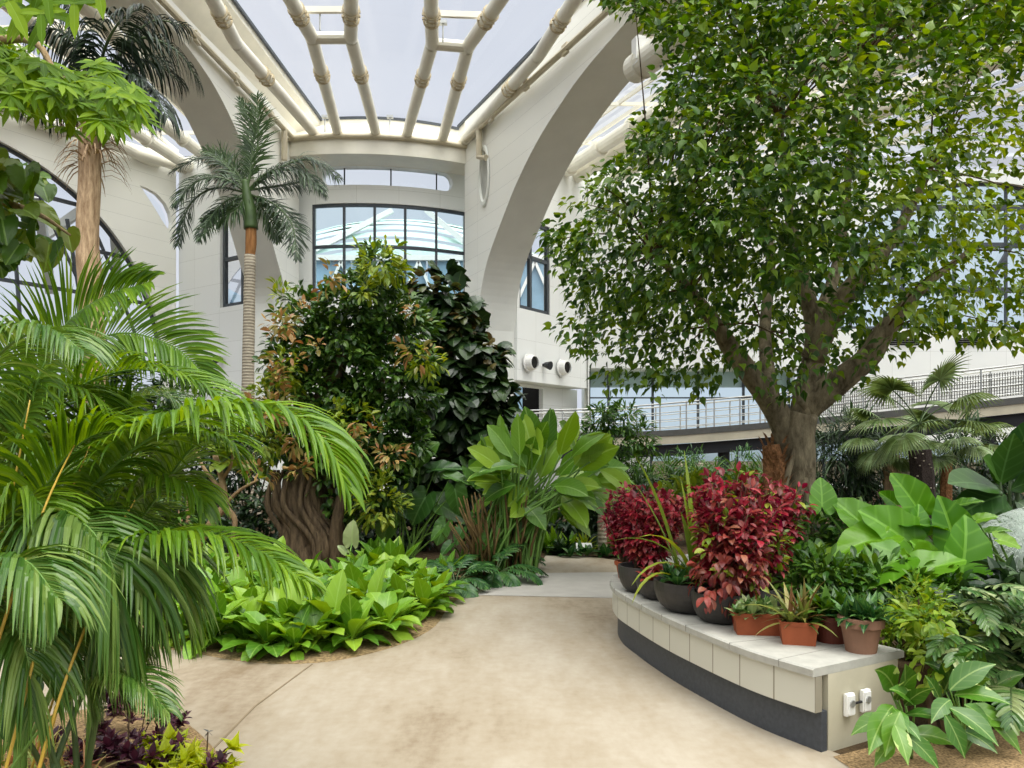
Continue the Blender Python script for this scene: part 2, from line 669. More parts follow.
# conduits that run on from the cornice pipe along both ribs
mb = MB()
b0 = np.array([-1.33, 27.9, 13.02])
mb.tube([b0 + np.array([.447, -.894, 0]) * t + np.array([-.1, -.05, 0]) for t in np.linspace(-.6, 16, 12)], .09, 8)
mb.tube([b0 + np.array([-.09, .0, 0]) + e * .55, b0 + np.array([-.09, 0, -1.0]) + e * .55, b0 + e * .95 + np.array([0, 0, -1.15])], .11, 8)
for t in (1.6, 4.2, 6.6, 9.0):
    q = b0 + e * t + np.array([-.1, -.05, 0])
    mb.box(q, (.28, .1, .3), math.atan2(-.894, .447))
struct(mb.build('trim_4', M['pipe'], smooth=False))
mb = MB()
eL = np.array([-.102, -.995, 0])
b0 = np.array([-8.05, 27.9, 13.02])
mb.tube([b0 + eL * t for t in np.linspace(-.6, 16, 12)], .09, 8)
mb.tube([b0 + eL * .5, b0 + eL * .5 + np.array([0, 0, -1.1])], .11, 8)
for t in (1.6, 4.2, 6.6, 9.0):
    mb.box(b0 + eL * t, (.1, .28, .3), 0)
struct(mb.build('trim_5', M['pipe']))

# --- skylight: cream strips beside it, glass, edge frame, tubes ----------------
KS = 1.0763
SKL = [KS * np.array([-6.98, 28.0]), KS * np.array([-7.5, 20.2]), KS * np.array([-7.95, 12]), KS * np.array([-8.3, 5])]
SKR = [KS * np.array([-1.95, 28.6]), KS * np.array([2.05, 20.2]), KS * np.array([5.7, 12.2]), KS * np.array([9.0, 5])]
mb = MB()
for k in range(3):
    a, b = SKR[k], SKR[k + 1]
    ta, tb = (28 - a[1]) / .894, (28 - b[1]) / .894
    ra = np.array([-1.25 + .447 * ta, a[1]]) + (.25, 0)
    rb_ = np.array([-1.25 + .447 * tb, b[1]]) + (.25, 0)
    for z in (0, .2):
        mb.quad((*a, 14.3 + z), (*b, 14.3 + z), (*rb_, 13.25 + z), (*ra, 13.25 + z))
    mb.quad((*a, 14.3), (*b, 14.3), (*b, 14.5), (*a, 14.5))
struct(mb.build('ceiling_right', M['cream']))
mb = MB()
for k in range(3):
    a, b = SKL[k], SKL[k + 1]
    ta, tb = (28 - a[1]) / .995, (28 - b[1]) / .995
    ra = np.array([-8.2 - .102 * ta, a[1]]) - (.2, 0)
    rb_ = np.array([-8.2 - .102 * tb, b[1]]) - (.2, 0)
    for z in (0, .2):
        mb.quad((*a, 14.3 + z), (*b, 14.3 + z), (*rb_, 13.25 + z), (*ra, 13.25 + z))
    mb.quad((*a, 14.3), (*b, 14.3), (*b, 14.5), (*a, 14.5))
struct(mb.build('ceiling_left', M['cream']))
mb = MB()
for s, off in ((SKL, .06), (SKR, -.06)):
    bar_poly(mb, [(*q + (off, 0), 14.52) for q in s], .08, .1)
bar_poly(mb, [drum_pt(a, 14.52, 7.25) for a in np.linspace(-.2, .55, 16)], .08, .1)
sky = thing('window_3', 'overhead skylight between the two great white ribs', 'skylight', (-3, 20, 14.5))
sky['kind'] = 'structure'
mb.build('frame', M['alu'], sky)
mb = MB()
for k in range(3):
    mb.quad((*SKL[k], 14.55), (*SKR[k], 14.55), (*SKR[k + 1], 14.55), (*SKL[k + 1], 14.55))
mb.build('glass', M['roof_glass'], sky)


def PZ(px, py, z):
    Y = F * (z - EYE) / (HZ - py)
    return np.array([(px - CX) / F * Y, Y, z])


TZ = 13.02
tubes = [[(339, 137), (312, 38), (291, 0)], [(377, 137), (351, 38), (351, 0)], [(406, 138), (432, 44), (431, 0)], [(442, 141), (468, 47), (500, 0)],
         [(317, 136), (236, 43), (213, 0)], [(461, 145), (538, 56), (574, 0)]]
bends = []
for k, t in enumerate(tubes):
    p = [PZ(*q, TZ + .18) for q in t]
    p.append(p[2] + (p[2] - p[1]) * 4.5)
    bends.append(p)
    root = thing('roof_tube', ['cream roof tube of the pair by the palm, outer one with the wider bend', 'cream roof tube of the pair by the palm, inner one', 'cream roof tube of the pair by the tall rib, inner one', 'cream roof tube of the pair by the tall rib, outer one', 'cream roof tube along the skylight edge above the palms', 'cream roof tube along the skylight edge above the tall tree'][k], 'roof tube', p[1])
    root['kind'] = 'structure'
    mb = MB()
    path = [p[0], p[0] + (p[1] - p[0]) * .9, p[1], p[1] + (p[2] - p[1]) * .35, p[2], p[3]]
    mb.tube(catmull(path, 4), .19, 14)
    mb.build('tube', M['cream'], root, smooth=True)
    mb = MB()
    for q, d in ((p[1] + (p[0] - p[1]) * .3, p[0] - p[1]), (p[1] + (p[2] - p[1]) * .65, p[2] - p[1])):
        d = nrm(d)
        mb.tube([q - d * .24, q - d * .2], .235, 14)
        mb.tube([q + d * .2, q + d * .24], .235, 14)
        mb.tube([q - d * .02, q + d * .02], .21, 14)
        for a in range(6):
            w = np.array([math.cos(a * 1.047), 0, math.sin(a * 1.047)]) * .22
            mb.box(q + w + d * .1, (.06, .06, .06))
            mb.box(q + w - d * .1, (.06, .06, .06))
    mb.build('collar', M['cream_dark'], root)
for a, b in ((0, 1), (2, 3)):
    mb = MB()
    mb.tube([bends[a][1], bends[b][1]], .16, 12)
    q0, q1 = bends[a][1] + (bends[a][2] - bends[a][1]) * .45, bends[b][1] + (bends[b][2] - bends[b][1]) * .45
    mb.bar(q0 + (0, 0, .32), q1 + (0, 0, .32), .1, .16)
    o = struct(mb.build('roof_tie', M['cream']))
for px, py in ((320, 12), (443, 24), (325, 118), (390, 118)):    # small sensors on stalks by the skylight
    q = PZ(px, py, 13.5)
    o = MB()
    o.tube([q + (0, 0, -.5), q], .025, 6)
    o.box(q + (0, 0, .04), (.22, .16, .09))
    tag(o.build('roof_sensor', M['steel']), {320: 'small sensor on a stalk at the tie of the tube pair by the palm', 443: 'small sensor on a stalk at the tie of the tube pair by the tall rib', 325: 'small sensor on the skylight sill beside the outermost tube', 390: 'small sensor on the skylight sill between the two tube pairs'}[px], 'sensor')

# --- side bays: roof glass, glazing bars and tubes ------------------------------
mb = MB()
mb.quad((-9.2, 33, 13.75), (-10.9, 4, 13.75), (-30, 4, 13.75), (-24, 33, 13.75))
gl = thing('window_4', 'glazed roof over the bay with the dark palm', 'roof glazing', (-15, 20, 13.7))
gl['kind'] = 'structure'
mb.build('glass', M['roof_glass'], gl)
mb = MB()
for k in range(11):
    x = -10.6 - k * .95
    mb.bar((x, 31, 13.6), (x - .8, 5, 13.6), .07, .16)
for k in range(7):
    y = 29 - k * 3.6
    mb.bar((-9.6, y, 13.55), (-26, y, 13.55), .06, .12)
mb.build('frame', M['cream'], gl)
mb = MB()
mb.quad((.6, 33, 13.75), (13, 4, 13.75), (36, 4, 13.75), (30, 33, 13.75))
gl = thing('window_5', 'glazed roof over the bay with the tall tree', 'roof glazing', (15, 20, 13.7))
gl['kind'] = 'structure'
mb.build('glass', M['roof_glass'], gl)
mb = MB()
for k in range(16):
    x = 1.0 + k * .85
    mb.bar((x, 32, 13.6), (x + 12.5, 7, 13.6), .06, .14)
for k in range(7):
    y = 30 - k * 3.4
    mb.bar((.6 + (32 - y) * .5, y, 13.55), (28, y, 13.55), .06, .12)
mb.build('frame', M['cream'], gl)
for k, (x, ex) in enumerate(((1.75, 4.6), (2.6, 5.4), (4.3, 5.4), (6.6, 5.4), (9.2, 5.4))):
    mb = MB()
    a = np.array([x, 32.0, 12.95])
    b = a + np.array([.447, -.894, 0]) * (22 if k else 7.0)
    mb.tube([a, b], .3 if k else .26, 14)
    for t in (.18, .5, .8):
        q = a + (b - a) * t
        mb.tube([q - e * .12, q + e * .12], .34, 14)
    o = mb.build('bay_tube', M['cream'], smooth=False)
    struct(o)
for k in range(5):
    mb = MB()
    a = np.array([-10.6 - k * 1.15, 31.0, 12.95])
    b = a + np.array([-.03 - .06 * k, -1, 0]) * 24
    mb.tube([a, b], .22, 14)
    for t in (.12, .3, .5, .8):
        q = a + (b - a) * t
        mb.tube([q - (0, .1, 0), q + (0, .1, 0)], .27, 14)
    struct(mb.build('bay_tube', M['cream']))

# capped duct hanging under the right bay, with a floodlight on it
a, b = P(634, 70, 18.6), P(700, 22, 16.0)
mb = MB()
mb.tube([a, a + (b - a) * .02, b], [.3, .33, .33], 20)
mb.tube([a + (b - a) * .16, a + (b - a) * .18], .36, 20)
o = thing('air_duct', 'thick cream duct with a closed round end hanging behind the treetop', 'duct', a)
mb.build('tube', M['cream'], o)
q = P(641, 52, 18.0)
o = thing('floodlight', 'small boxy floodlight hung from the underside of the tall rib', 'lamp', q)
mb = MB()
mb.box(q, (.34, .3, .62), .3)
mb.box(q + (-.03, -.17, 0), (.26, .04, .5), .3)
mb.build('housing', M['white'], o)
mb = MB()
mb.tube(catmull([q + (0, 0, .3), q + (.12, 0, .55), q + (-.05, 0, .75), q + (.05, 0, 1.1)], 5), .03, 6)
mb.box(q + (.32, 0, .3), (.5, .12, .05), .3)
mb.build('bracket', M['pipe'], o)

# --- facets left and right of the drum -------------------------------------------
LA, LC = np.array([-8.6, 28.0]), np.array([-13.47, 31.3])


def on_line(A_, B_, px):
    r = (px - CX) / F
    d = B_ - A_
    k = (r * A_[1] - A_[0]) / (d[0] - r * d[1])
    return k * np.linalg.norm(d), A_ + d * k


def facet_window(name, label, A_, B_, u0, u1, z0, z1, mull, trans):
    w = thing(name, label, 'window', (*(A_ + nrm(B_ - A_) * (u0 + u1) / 2), z0))
    w['kind'] = 'structure'
    d = nrm(B_ - A_)
    n = np.array([-d[1], d[0]]) if d[0] < 0 else np.array([d[1], -d[0]])
    pt = lambda u, z, off=-.12: np.array([*(A_ + d * u + n * off), z])
    mb = MB()
    for z in (z0 + .07, trans, z1 - .07):
        mb.bar(pt(u0, z), pt(u1, z), .14, .13)
    for u in (u0 + .06, mull, u1 - .06):
        mb.bar(pt(u, z0), pt(u, z1), .13, .14, up=(*n, 0))
    mb.build('frame', M['alu'], w)
    mb = MB()
    mb.quad(pt(u0, z0), pt(u1, z0), pt(u1, z1), pt(u0, z1))
    mb.build('glass', M['sheet'], w)


def rect(u0, u1, z0, z1):
    return [(u0, z0), (u1, z0), (u1, z1), (u0, z1)]


uL0, _ = on_line(LA, LC, 258)
uL1, _ = on_line(LA, LC, 222)
uLm, _ = on_line(LA, LC, 241)
LLEN = np.linalg.norm(LC - LA)
dL = nrm(np.array([*(LC - LA), 0]))
o = struct(plate('wall_left_bay', [rect(-.2, LLEN, 0, 13.4), rect(uL0, uL1, 7.1, 10.5)[::-1]], .3, (*LA, 0) + np.array([.0, .15, 0]), dL, M['panel']))
facet_window('window_6', 'tall narrow window behind the crownshaft palm', LA, LC, uL0, uL1, 7.1, 10.5, uLm, 8.95)

RA, RB = np.array([-.05, 28.25]), np.array([3.25, 32.6])
RLEN = np.linalg.norm(RB - RA)
dR = nrm(np.array([*(RB - RA), 0]))
nR = np.array([dR[1], -dR[0], 0])
uR1, _ = on_line(RA, RB, 550)
uRm, _ = on_line(RA, RB, 532)
uRk, _ = on_line(RA, RB, 512)
o = struct(plate('wall_right_bay', [rect(.4, RLEN, 4.2, 13.4), rect(.55, uR1, 6.9, 10.35)[::-1]], .3, (*RA, 0) - nR * .15, dR, M['panel']))
facet_window('window_7', 'tall narrow window beside the tall rib', RA, RB, .55, uR1, 6.9, 10.35, uRm, 8.95)
# set-back ground-floor wall under the overhang, with a dark doorway
off = -nR * 1.0
du0, _ = on_line(RA + off[:2], RB + off[:2], 506)
du1, _ = on_line(RA + off[:2], RB + off[:2], 541)
struct(plate('wall_right_lower', [rect(-1.5, RLEN + .5, 0, 4.2), rect(du0, du1, 2.0, 4.1)[::-1]], .2, (*RA, 0) + off, dR, M['panel']))
mb = MB()
mb.quad(*[(*(RA + d_), 4.21) for d_ in (np.array([-.4, 0]), dR[:2] * RLEN, dR[:2] * RLEN + off[:2] * 1.2, off[:2] * 1.2)])
struct(mb.build('ceiling_overhang', M['rib_under']))
mb = MB()
c = np.array([*RA, 0]) + off * 2.6 + dR * (du0 + du1) / 2
for sx in (-1, 1):
    mb.bar(c + dR * sx * (du1 - du0) * .9 + (0, 0, 3), c + dR * sx * (du1 - du0) * .9 + off * -1.5 + (0, 0, 3), .1, 3)
mb.bar(c - dR * .8 + (0, 0, 3) + off * .9, c + dR * .8 + (0, 0, 3) + off * .9, .1, 3)
mb.bar(c - dR * .8 + (0, 0, 4.3), c + dR * .8 + (0, 0, 4.3), 3.2, .1)
struct(mb.build('wall_doorway', M['dark']))

# --- long side walls ------------------------------------------------------------
SC = 1.061
dLW = np.array([-.555, -.832, 0])
arch = [(7.96 + 7.43 * math.cos(math.radians(a)), 4.68 + 7.43 * math.sin(math.radians(a))) for a in np.linspace(180, 0, 64)]
arch_hole = [(arch[0][0], 2.2)] + arch + [(arch[-1][0], 2.2)]
eye = [(1.53, 11.86), (1.2, 11.84), (.8, 11.72), (.45, 11.45), (.25, 11.1), (.18, 10.75), (.22, 10.5), (.36, 10.46), (.55, 10.66), (.9, 11.12), (1.2, 11.48)]
struct(plate('wall_left', [rect(0, 30, 0, 13.4), arch_hole, eye], .22, (LC[0] - .2, LC[1] - .12, 0), dLW, M['panel_rib']))
w = thing('window_8', 'huge arched window behind the dark palm', 'window', (LC[0] - 5, LC[1] - 8, 2))
w['kind'] = 'structure'
nL = np.array([-.832, .555, 0])
lw = lambda t, z, off=.28: np.array([LC[0] - .2, LC[1] - .12, 0]) + dLW * t + nL * off + np.array([0, 0, z])
mb = MB()
bar_poly(mb, [lw(*q, .1) for q in arch], .12, .2)
half = lambda z: math.sqrt(max(0, 7.43 ** 2 - (z - 4.68) ** 2))
for z in (3.2, 5.4, 7.4, 9.05, 10.6):
    mb.bar(lw(7.96 - half(max(z, 4.68)), z), lw(7.96 + half(max(z, 4.68)), z), .1, .13)
for x in (-5.2, -2.6, 0, 2.6, 5.2):
    zz = 4.68 + math.sqrt(7.43 ** 2 - x * x)
    mb.bar(lw(7.96 + x, 2.2), lw(7.96 + x * .75, zz), .1, .1, up=(*nL[:2], 0))
for x0, z0, x1, z1 in ((1.6, 7.4, 3.0, 9.7), (2.2, 5.4, 5, 10.6), (0.9, 5.4, 2.0, 7.4)):
    mb.bar(lw(x0 + .3, z0), lw(x1, z1), .09, .09)
mb.build('frame', M['alu'], w)
mb = MB()
for a in (2.2, 4.9):
    mb.bar(lw(a, 10.6, .6), lw(a - 1.0, 7.5, 1.8), .3, .3)
    mb.bar(lw(a + .5, 11.2, .6), lw(a + 2.2, 9.3, 1.8), .3, .3)
mb.build('strut', M['white'], w)
mb = MB()
mb.add([lw(*q) for q in arch_hole], [tuple(range(len(arch_hole)))])
mb.build('glass', M['sheet'], w)
mb = MB()
mb.add([lw(*q) for q in eye], [tuple(range(len(eye)))])
gl = thing('window_9', 'small leaf-shaped window in the white wall above the arch', 'window', lw(1, 11))
gl['kind'] = 'structure'
mb.build('glass', M['sheet'], gl)
mb = MB()
mb.tube([lw(t, 12.95, -.45) for t in np.linspace(-.5, 26, 10)], .2, 10)
struct(mb.build('trim_6', M['cream'], smooth=True))

arcR = [(16.6 + 7.2 * math.cos(math.radians(a)), 6.7 + 6.2 * math.sin(math.radians(a))) for a in np.linspace(180, 0, 56)]
rec = rect(.05, 9.2, 2.3, 5.05)
low = rect(2.6, 23, .15, 1.9)
WR = np.array([3.2, 32.6, 0])
struct(plate('wall_right', [rect(0, 34, 0, 13.4), arcR, rec, low], .4, WR, (1, 0, 0), M['panel']))
w = thing('window_10', 'large arched window seen through the tall tree', 'window', (19.8, 32.6, 6.7))
w['kind'] = 'structure'
wr = lambda x, z, off=.15: WR + np.array([x, off, z])
mb = MB()
bar_poly(mb, [wr(*q, .05) for q in arcR], .15, .2)
mb.bar(wr(9.4, 6.75), wr(23.8, 6.75), .15, .2)
for z in (8.4, 10.3, 11.9):
    h = 7.2 * math.sqrt(1 - ((z - 6.7) / 6.2) ** 2)
    mb.bar(wr(16.6 - h, z), wr(16.6 + h, z), .14, .22)
for x in (-5.4, -3.2, -1, 1.2, 3.4, 5.6):
    zz = 6.7 + 6.2 * math.sqrt(1 - (x / 7.2) ** 2)
    mb.bar(wr(16.6 + x, 6.7), wr(16.6 + x, zz), .1, .1, up=(0, 1, 0))
for x in (-4, 0.2, 4):
    mb.bar(wr(16.6 + x, 8.4, -.1), wr(16.6 + x + 2, 11.8, -.1), .16, .16)
mb.build('frame', M['alu'], w)
mb = MB()
mb.add([wr(*q) for q in arcR], [tuple(range(len(arcR)))])
mb.build('glass', M['teal_glass'], w)
w = thing('window_11', 'long recessed window band behind the ramp railing', 'window', (8, 33.4, 2.3))
w['kind'] = 'structure'
mb = MB()
mb.quad(wr(.05, 2.3, 1.4), wr(9.2, 2.3, 1.4), wr(9.2, 5.05, 1.4), wr(.05, 5.05, 1.4))
mb.build('glass', M['teal_glass'], w)
mb = MB()
for x in (.2, 1.05, 3.0, 5.0, 7.0, 9.0):
    mb.bar(wr(x, 2.3, 1.35), wr(x, 5.05, 1.35), .1, .1, up=(0, 1, 0))
mb.bar(wr(0, 3.9, 1.35), wr(9.2, 3.9, 1.35), .06, .06)
mb.build('frame', M['alu'], w)
mb = MB()
mb.box(wr(4.6, 5.12, .9), (9.4, 1.4, .1))
mb.box(wr(4.6, 4.72, 1.5), (9.4, .1, .7))
mb.box(wr(4.6, 2.24, .9), (9.4, 1.4, .1))
mb.box(wr(-.05, 3.6, .9), (.12, 1.4, 2.8))
mb.build('reveal', M['rib_under'], w)
w = thing('window_12', 'ground floor glazing in the shade under the ramp', 'window', (15, 32.8, .2))
w['kind'] = 'structure'
mb = MB()
mb.quad(wr(2.6, .15), wr(23, .15), wr(23, 1.9), wr(2.6, 1.9))
mb.build('glass', M['teal_glass'], w)
mb = MB()
for k in range(12):
    mb.bar(wr(2.7 + k * 1.84, .15), wr(2.7 + k * 1.84, 1.9), .08, .1, up=(0, 1, 0))
mb.build('frame', M['alu'], w)
for k, px in enumerate((905, 972)):
    q = P(px, 341.5, 32.35)
    o = thing('wall_louver', ['slim dark vent slot in the white wall, the one nearer the tree trunk', 'slim dark vent slot in the white wall, the one farther from the tree trunk'][k], 'vent', q)
    mb = MB()
    for j in range(3):
        mb.box(q + (0, .02, (j - 1) * .09), (1.2, .1, .03))
    mb.build('slat', M['mesh'], o)
    mb = MB()
    mb.box(q + (0, .07, 0), (1.24, .06, .3))
    mb.build('backing', M['dark'], o)

# round air nozzles on the white walls
noz = [(527, 363, 1), (560, 368, 1), (207, 362, 0)]
first = None
for k, (px, py, right) in enumerate(noz):
    A_, B_ = (RA, RB) if right else (LA, LC)
    _, q = on_line(A_, B_, px)
    q = np.array([*q, EYE + (HZ - py) / F * q[1]])
    n = nR if right else np.array([dL[1], -dL[0], 0]) * (1 if dL[1] * 1 - 0 < 0 else -1)
    if n[1] > 0:
        n = -n
    lab = ['white round air nozzle above the dark doorway, nearest the tall rib', 'white round air nozzle above the overhang, farther from the tall rib', 'white round air nozzle on the wall beside the slim palm trunk'][k]
    q = q + n * .08
    o = thing('air_nozzle', lab, 'air vent', q)
    mb = MB()
    mb.tube([q + n * .01, q + n * .05, q + n * .05, q + n * .28, q + n * .3], [.36, .36, .29, .27, .24], 20, cap=False)
    mb.build('housing', M['white'], o, smooth=False)
    mb = MB()
    mb.tube([q + n * .02, q + n * .24], .22, 18)
    mb.build('throat', M['dark'], o)
for k, (px, py, right) in enumerate(((543, 365, 1), (223, 359, 0))):
    A_, B_ = (RA, RB) if right else (LA, LC)
    _, q = on_line(A_, B_, px)
    q = np.array([*q, EYE + (HZ - py) / F * q[1]])
    n = nR if right else -np.array([-dL[1], dL[0], 0])
    if n[1] > 0:
        n = -n
    mb = MB()
    mb.tube([q, q + n * .12], .06, 8)
    mb.tube([q + n * .1, q + n * .35 + (0, 0, -.05)], [.1, .17], 12)
    tag(mb.build('wall_spotlight', M['black_col']), ['small black spotlight between the two white nozzles', 'small black spotlight on the wall just beyond the slim palm trunk'][k], 'lamp')

# --- the world outside the windows -----------------------------------------------
o = thing('glass_hall', 'neighbouring glass hall with a pale striped roof seen through the curved window', 'building', (-7, 44, 0))
mb = MB()
for k in range(9):
    a0, a1 = k / 9, (k + .62) / 9
    pr = lambda t: (44 + 7 * (1 - math.cos(t * 1.5)), 12.75 + 3.6 * math.sin(t * 1.5))
    X = np.linspace(-15, 2, 24)
    for x0, x1 in zip(X[:-1], X[1:]):
        s = lambda x: -.03 * (x + 7) ** 2
        (y0, z0), (y1, z1) = pr(a0), pr(a1)
        mb.quad((x0, y0, z0 + s(x0)), (x1, y0, z0 + s(x1)), (x1, y1, z1 + s(x1)), (x0, y1, z1 + s(x0)))
mb.build('roof', M['teal'], o)
mb = MB()
for x0, x1 in ((-15, -9.2), (-9.1, -4.9), (-4.8, 2)):
    mb.box(((x0 + x1) / 2, 44, 6.3), (x1 - x0, .3, 12.6))
mb.build('facade', M['blue_glass'], o)
mb = MB()
for k in range(7):
    x = -13 + k * 2.2
    mb.bar((x, 43.7, 9.8), (x + 1.1, 43.7, 12.3), .16, .16)
    mb.bar((x + 1.1, 43.7, 12.3), (x + 2.2, 43.7, 9.8), .16, .16)
mb.bar((-15, 43.7, 12.5), (2, 43.7, 12.5), .25, .3)
mb.bar((-13, 43.6, 12), (-7, 45, 15.6), .3, .3)
mb.bar((-1, 43.6, 12), (-5, 45, 15.6), .3, .3)
mb.build('truss', M['white'], o)
for k, (px, py, w_) in enumerate(((233, 294, 10), (246, 300, 9), (545, 290, 9), (527, 300, 14))):
    q = P(px, py, 90)
    mb = MB()
    mb.box((q[0], 90, q[2] / 2), (w_ / 8.5, 6, q[2]))
    for j in range(14):
        mb.box((q[0], 86.95, q[2] - 1 - j * 1.6), (w_ / 8.5 * .9, .1, .5), mat=1)
    tag(mb.build('office_tower', [M['tower'], M['blue_glass']]), ['pale blue tower far outside the narrow window by the palm', 'lower pale tower far outside the narrow window by the palm', 'pale blue tower far outside the narrow window by the tall rib', 'wide low pale tower far outside the narrow window by the tall rib'][k], 'building')

# --- the ramp ---------------------------------------------------------------------
rk = [(500, 27.3, 411, 448), (590, 28.8, 409, 446), (660, 28.8, 404, 444.5), (740, 28.0, 397, 439), (800, 27.3, 391, 434), (900, 26.2, 378, 425), (1024, 25.0, 364, 412.5), (1160, 23.6, 345, 398)]
top = catmull([P(px, rt, Y) for px, Y, rt, fb in rk], 6)
bot = catmull([P(px, fb, Y) for px, Y, rt, fb in rk], 6)
ra = thing('ramp', 'long sloping concrete ramp with steel railings in front of the building', 'ramp', (top[20][0], top[20][1], 0))
back = np.array([.25, 2.2, 0])


def sweep(mb, path, prof):
    """prof: closed list of (depth, height) swept along the path."""
    k = len(prof)
    V = []
    for p in path:
        for dpt, h in prof:
            V.append(p + back / 2.2 * dpt + (0, 0, h))
    fs = [(i * k + j, i * k + (j + 1) % k, (i + 1) * k + (j + 1) % k, (i + 1) * k + j) for i in range(len(path) - 1) for j in range(k)]
    mb.add(V, fs)


mb = MB()
sweep(mb, bot, [(0, 0), (0, .3), (2.3, .3), (2.3, 0)])
mb.build('deck', M['concrete'], ra)
mb = MB()
sweep(mb, bot, [(-.04, .3), (-.04, .52), (.05, .52), (.05, .3)])
mb.build('curb', M['mesh'], ra)
mb = MB()
sweep(mb, bot, [(.3, -.45), (.3, -.02), (2.0, -.02), (2.0, -.45)])
mb.build('girder', M['black_col'], ra)
for back_off in (0, 1):
    sh = back * back_off * .98
    mb = MB()
    mb.tube(top + sh, .035, 6)
    for f in (.22, .4, .58):
        mb.tube(top + (bot - top) * f + sh, .018, 5)
    for i in range(0, len(top), 2):
        mb.tube([top[i] + sh, bot[i] + (0, 0, .4) + sh], .028, 6)
    mb.build('railing', M['steel'], ra)
mb = MB()
for i in range(24, len(top) - 1):
    for t in np.linspace(0, 1, 9)[:-1]:
        a = top[i] + (top[i + 1] - top[i]) * t
        b = bot[i] + (bot[i + 1] - bot[i]) * t
        mb.bar(a + (b - a) * .12, a + (b - a) * .62, .02, .02)
        j = min(i + 1, len(top) - 1)
for f in np.linspace(.15, .62, 8):
    mb.tube(top[24:] + (bot[24:] - top[24:]) * f, .01, 4)
mb.build('wire_mesh', M['mesh'], ra)
for px, py in ((722, 470), (1010, 470), (860, 470), (610, 470)):
    i = int(np.argmin(abs((bot[:, 0] / bot[:, 1]) * F + CX - px)))
    q = bot[i] + back * .4
    mb = MB()
    mb.tube([(q[0], q[1], 0), (q[0], q[1], q[2] - .4)], .22, 16)
    mb.build('column', M['black_col'], ra)

# --- ground -----------------------------------------------------------------------
m, nt, out = new_mat('garden_soil')
n1, n2 = noise(nt, 3.0, 8, coords(nt)), noise(nt, 60.0, 4, coords(nt))
r = ramp(nt, [(.3, lin((50, 40, 30))), (.7, lin((98, 82, 60)))])
nt.links.new(math_node(nt, 'ADD', math_node(nt, 'MULTIPLY', n1.outputs['Fac'], .5), math_node(nt, 'MULTIPLY', n2.outputs['Fac'], .5)), r.inputs[0])
b = principled(nt, r.outputs[0], .95, .1)
bump(nt, b, n2.outputs['Fac'], .8, .02)
nt.links.new(b.outputs[0], out.inputs[0])
M['soil'] = m
m, nt, out = new_mat('path_concrete')
n1, n2, n3 = noise(nt, .55, 7, coords(nt, scale=(1, .45, 1))), noise(nt, 14, 6, coords(nt)), noise(nt, 2.4, 8, coords(nt, scale=(1.6, .5, 1)), .7)
r = ramp(nt, [(.38, lin((124, 108, 86))), (.47, lin((152, 140, 120))), (.60, lin((170, 161, 145)))])
nt.links.new(math_node(nt, 'ADD', math_node(nt, 'MULTIPLY', n1.outputs['Fac'], .6), math_node(nt, 'ADD', math_node(nt, 'MULTIPLY', n2.outputs['Fac'], .12), math_node(nt, 'MULTIPLY', n3.outputs['Fac'], .28))), r.inputs[0])
b = principled(nt, r.outputs[0], .75, .3)
bump(nt, b, n2.outputs['Fac'], .12, .01)
nt.links.new(b.outputs[0], out.inputs[0])
M['path'] = m
M['path_grey'] = plain('grey_path_band', (168, 164, 156), .75, .3, var=.06, scale=4)
M['joint'] = plain('path_joint', (134, 120, 98), .9, .1)

mb = MB()
mb.quad((-60, -6, 0), (60, -6, 0), (60, 110, 0), (-60, 110, 0))
struct(mb.build('floor', M['soil']))
pl = [G(*q) for q in ((-420, 668), (-100, 640), (60, 634), (140, 640), (185, 652), (240, 662), (290, 665), (340, 661), (395, 647), (432, 628), (448, 606), (470, 592), (500, 578), (528, 571), (541, 562), (546, 556))]
far = [G(*q) for q in ((590, 557), (628, 563), (700, 566), (760, 572))]
path = [tuple(q[:2]) for q in catmull(pl, 4)] + [tuple(q[:2]) for q in far] + [(2.2, 6.4), (1.25, 5.6), (1.55, 4.3), (1.75, 3.95), (1.9, 3.5), (1.5, 2.4), (1.6, -2), (-.8, -2), (-.9, 3.2), (-1.5, 3.9), (-2.2, 4.3), (-3.2, 4.7), (-9, 5.0)]
mb = MB()
pt = [Vector((x, y, 0)) for x, y in path]
tri = mgeo.tessellate_polygon([pt])
mb.add([(x, y, .012) for x, y in path], [tuple(t) for t in tri])
k = len(path)
mb.add([(x, y, z) for x, y in path for z in (.012, -.02)], [(2 * i, 2 * ((i + 1) % k), 2 * ((i + 1) % k) + 1, 2 * i + 1) for i in range(k)])
pth = struct(mb.build('floor_path', M['path']))
mb = MB()
band = [G(*q, .016) for q in ((476, 595), (618, 598), (624, 577), (640, 572), (528, 573), (503, 579))]
mb.add([(q[0], q[1], .016) for q in band], [tuple(range(len(band)))])
struct(mb.build('floor_band', M['path_grey']))
mb = MB()
for pts in ([(205, 757), (255, 706), (312, 664)], [(-60, 700), (40, 690), (205, 757)], [(655, 768), (560, 640), (480, 597)]):
    q = [G(*p_, .015) for p_ in pts]
    for a, b in zip(q[:-1], q[1:]):
        mb.bar(a, b, .012, .003)
mb.f = mb.f[:12]
mb.mi = mb.mi[:12]
struct(mb.build('trim_7', M['joint']))

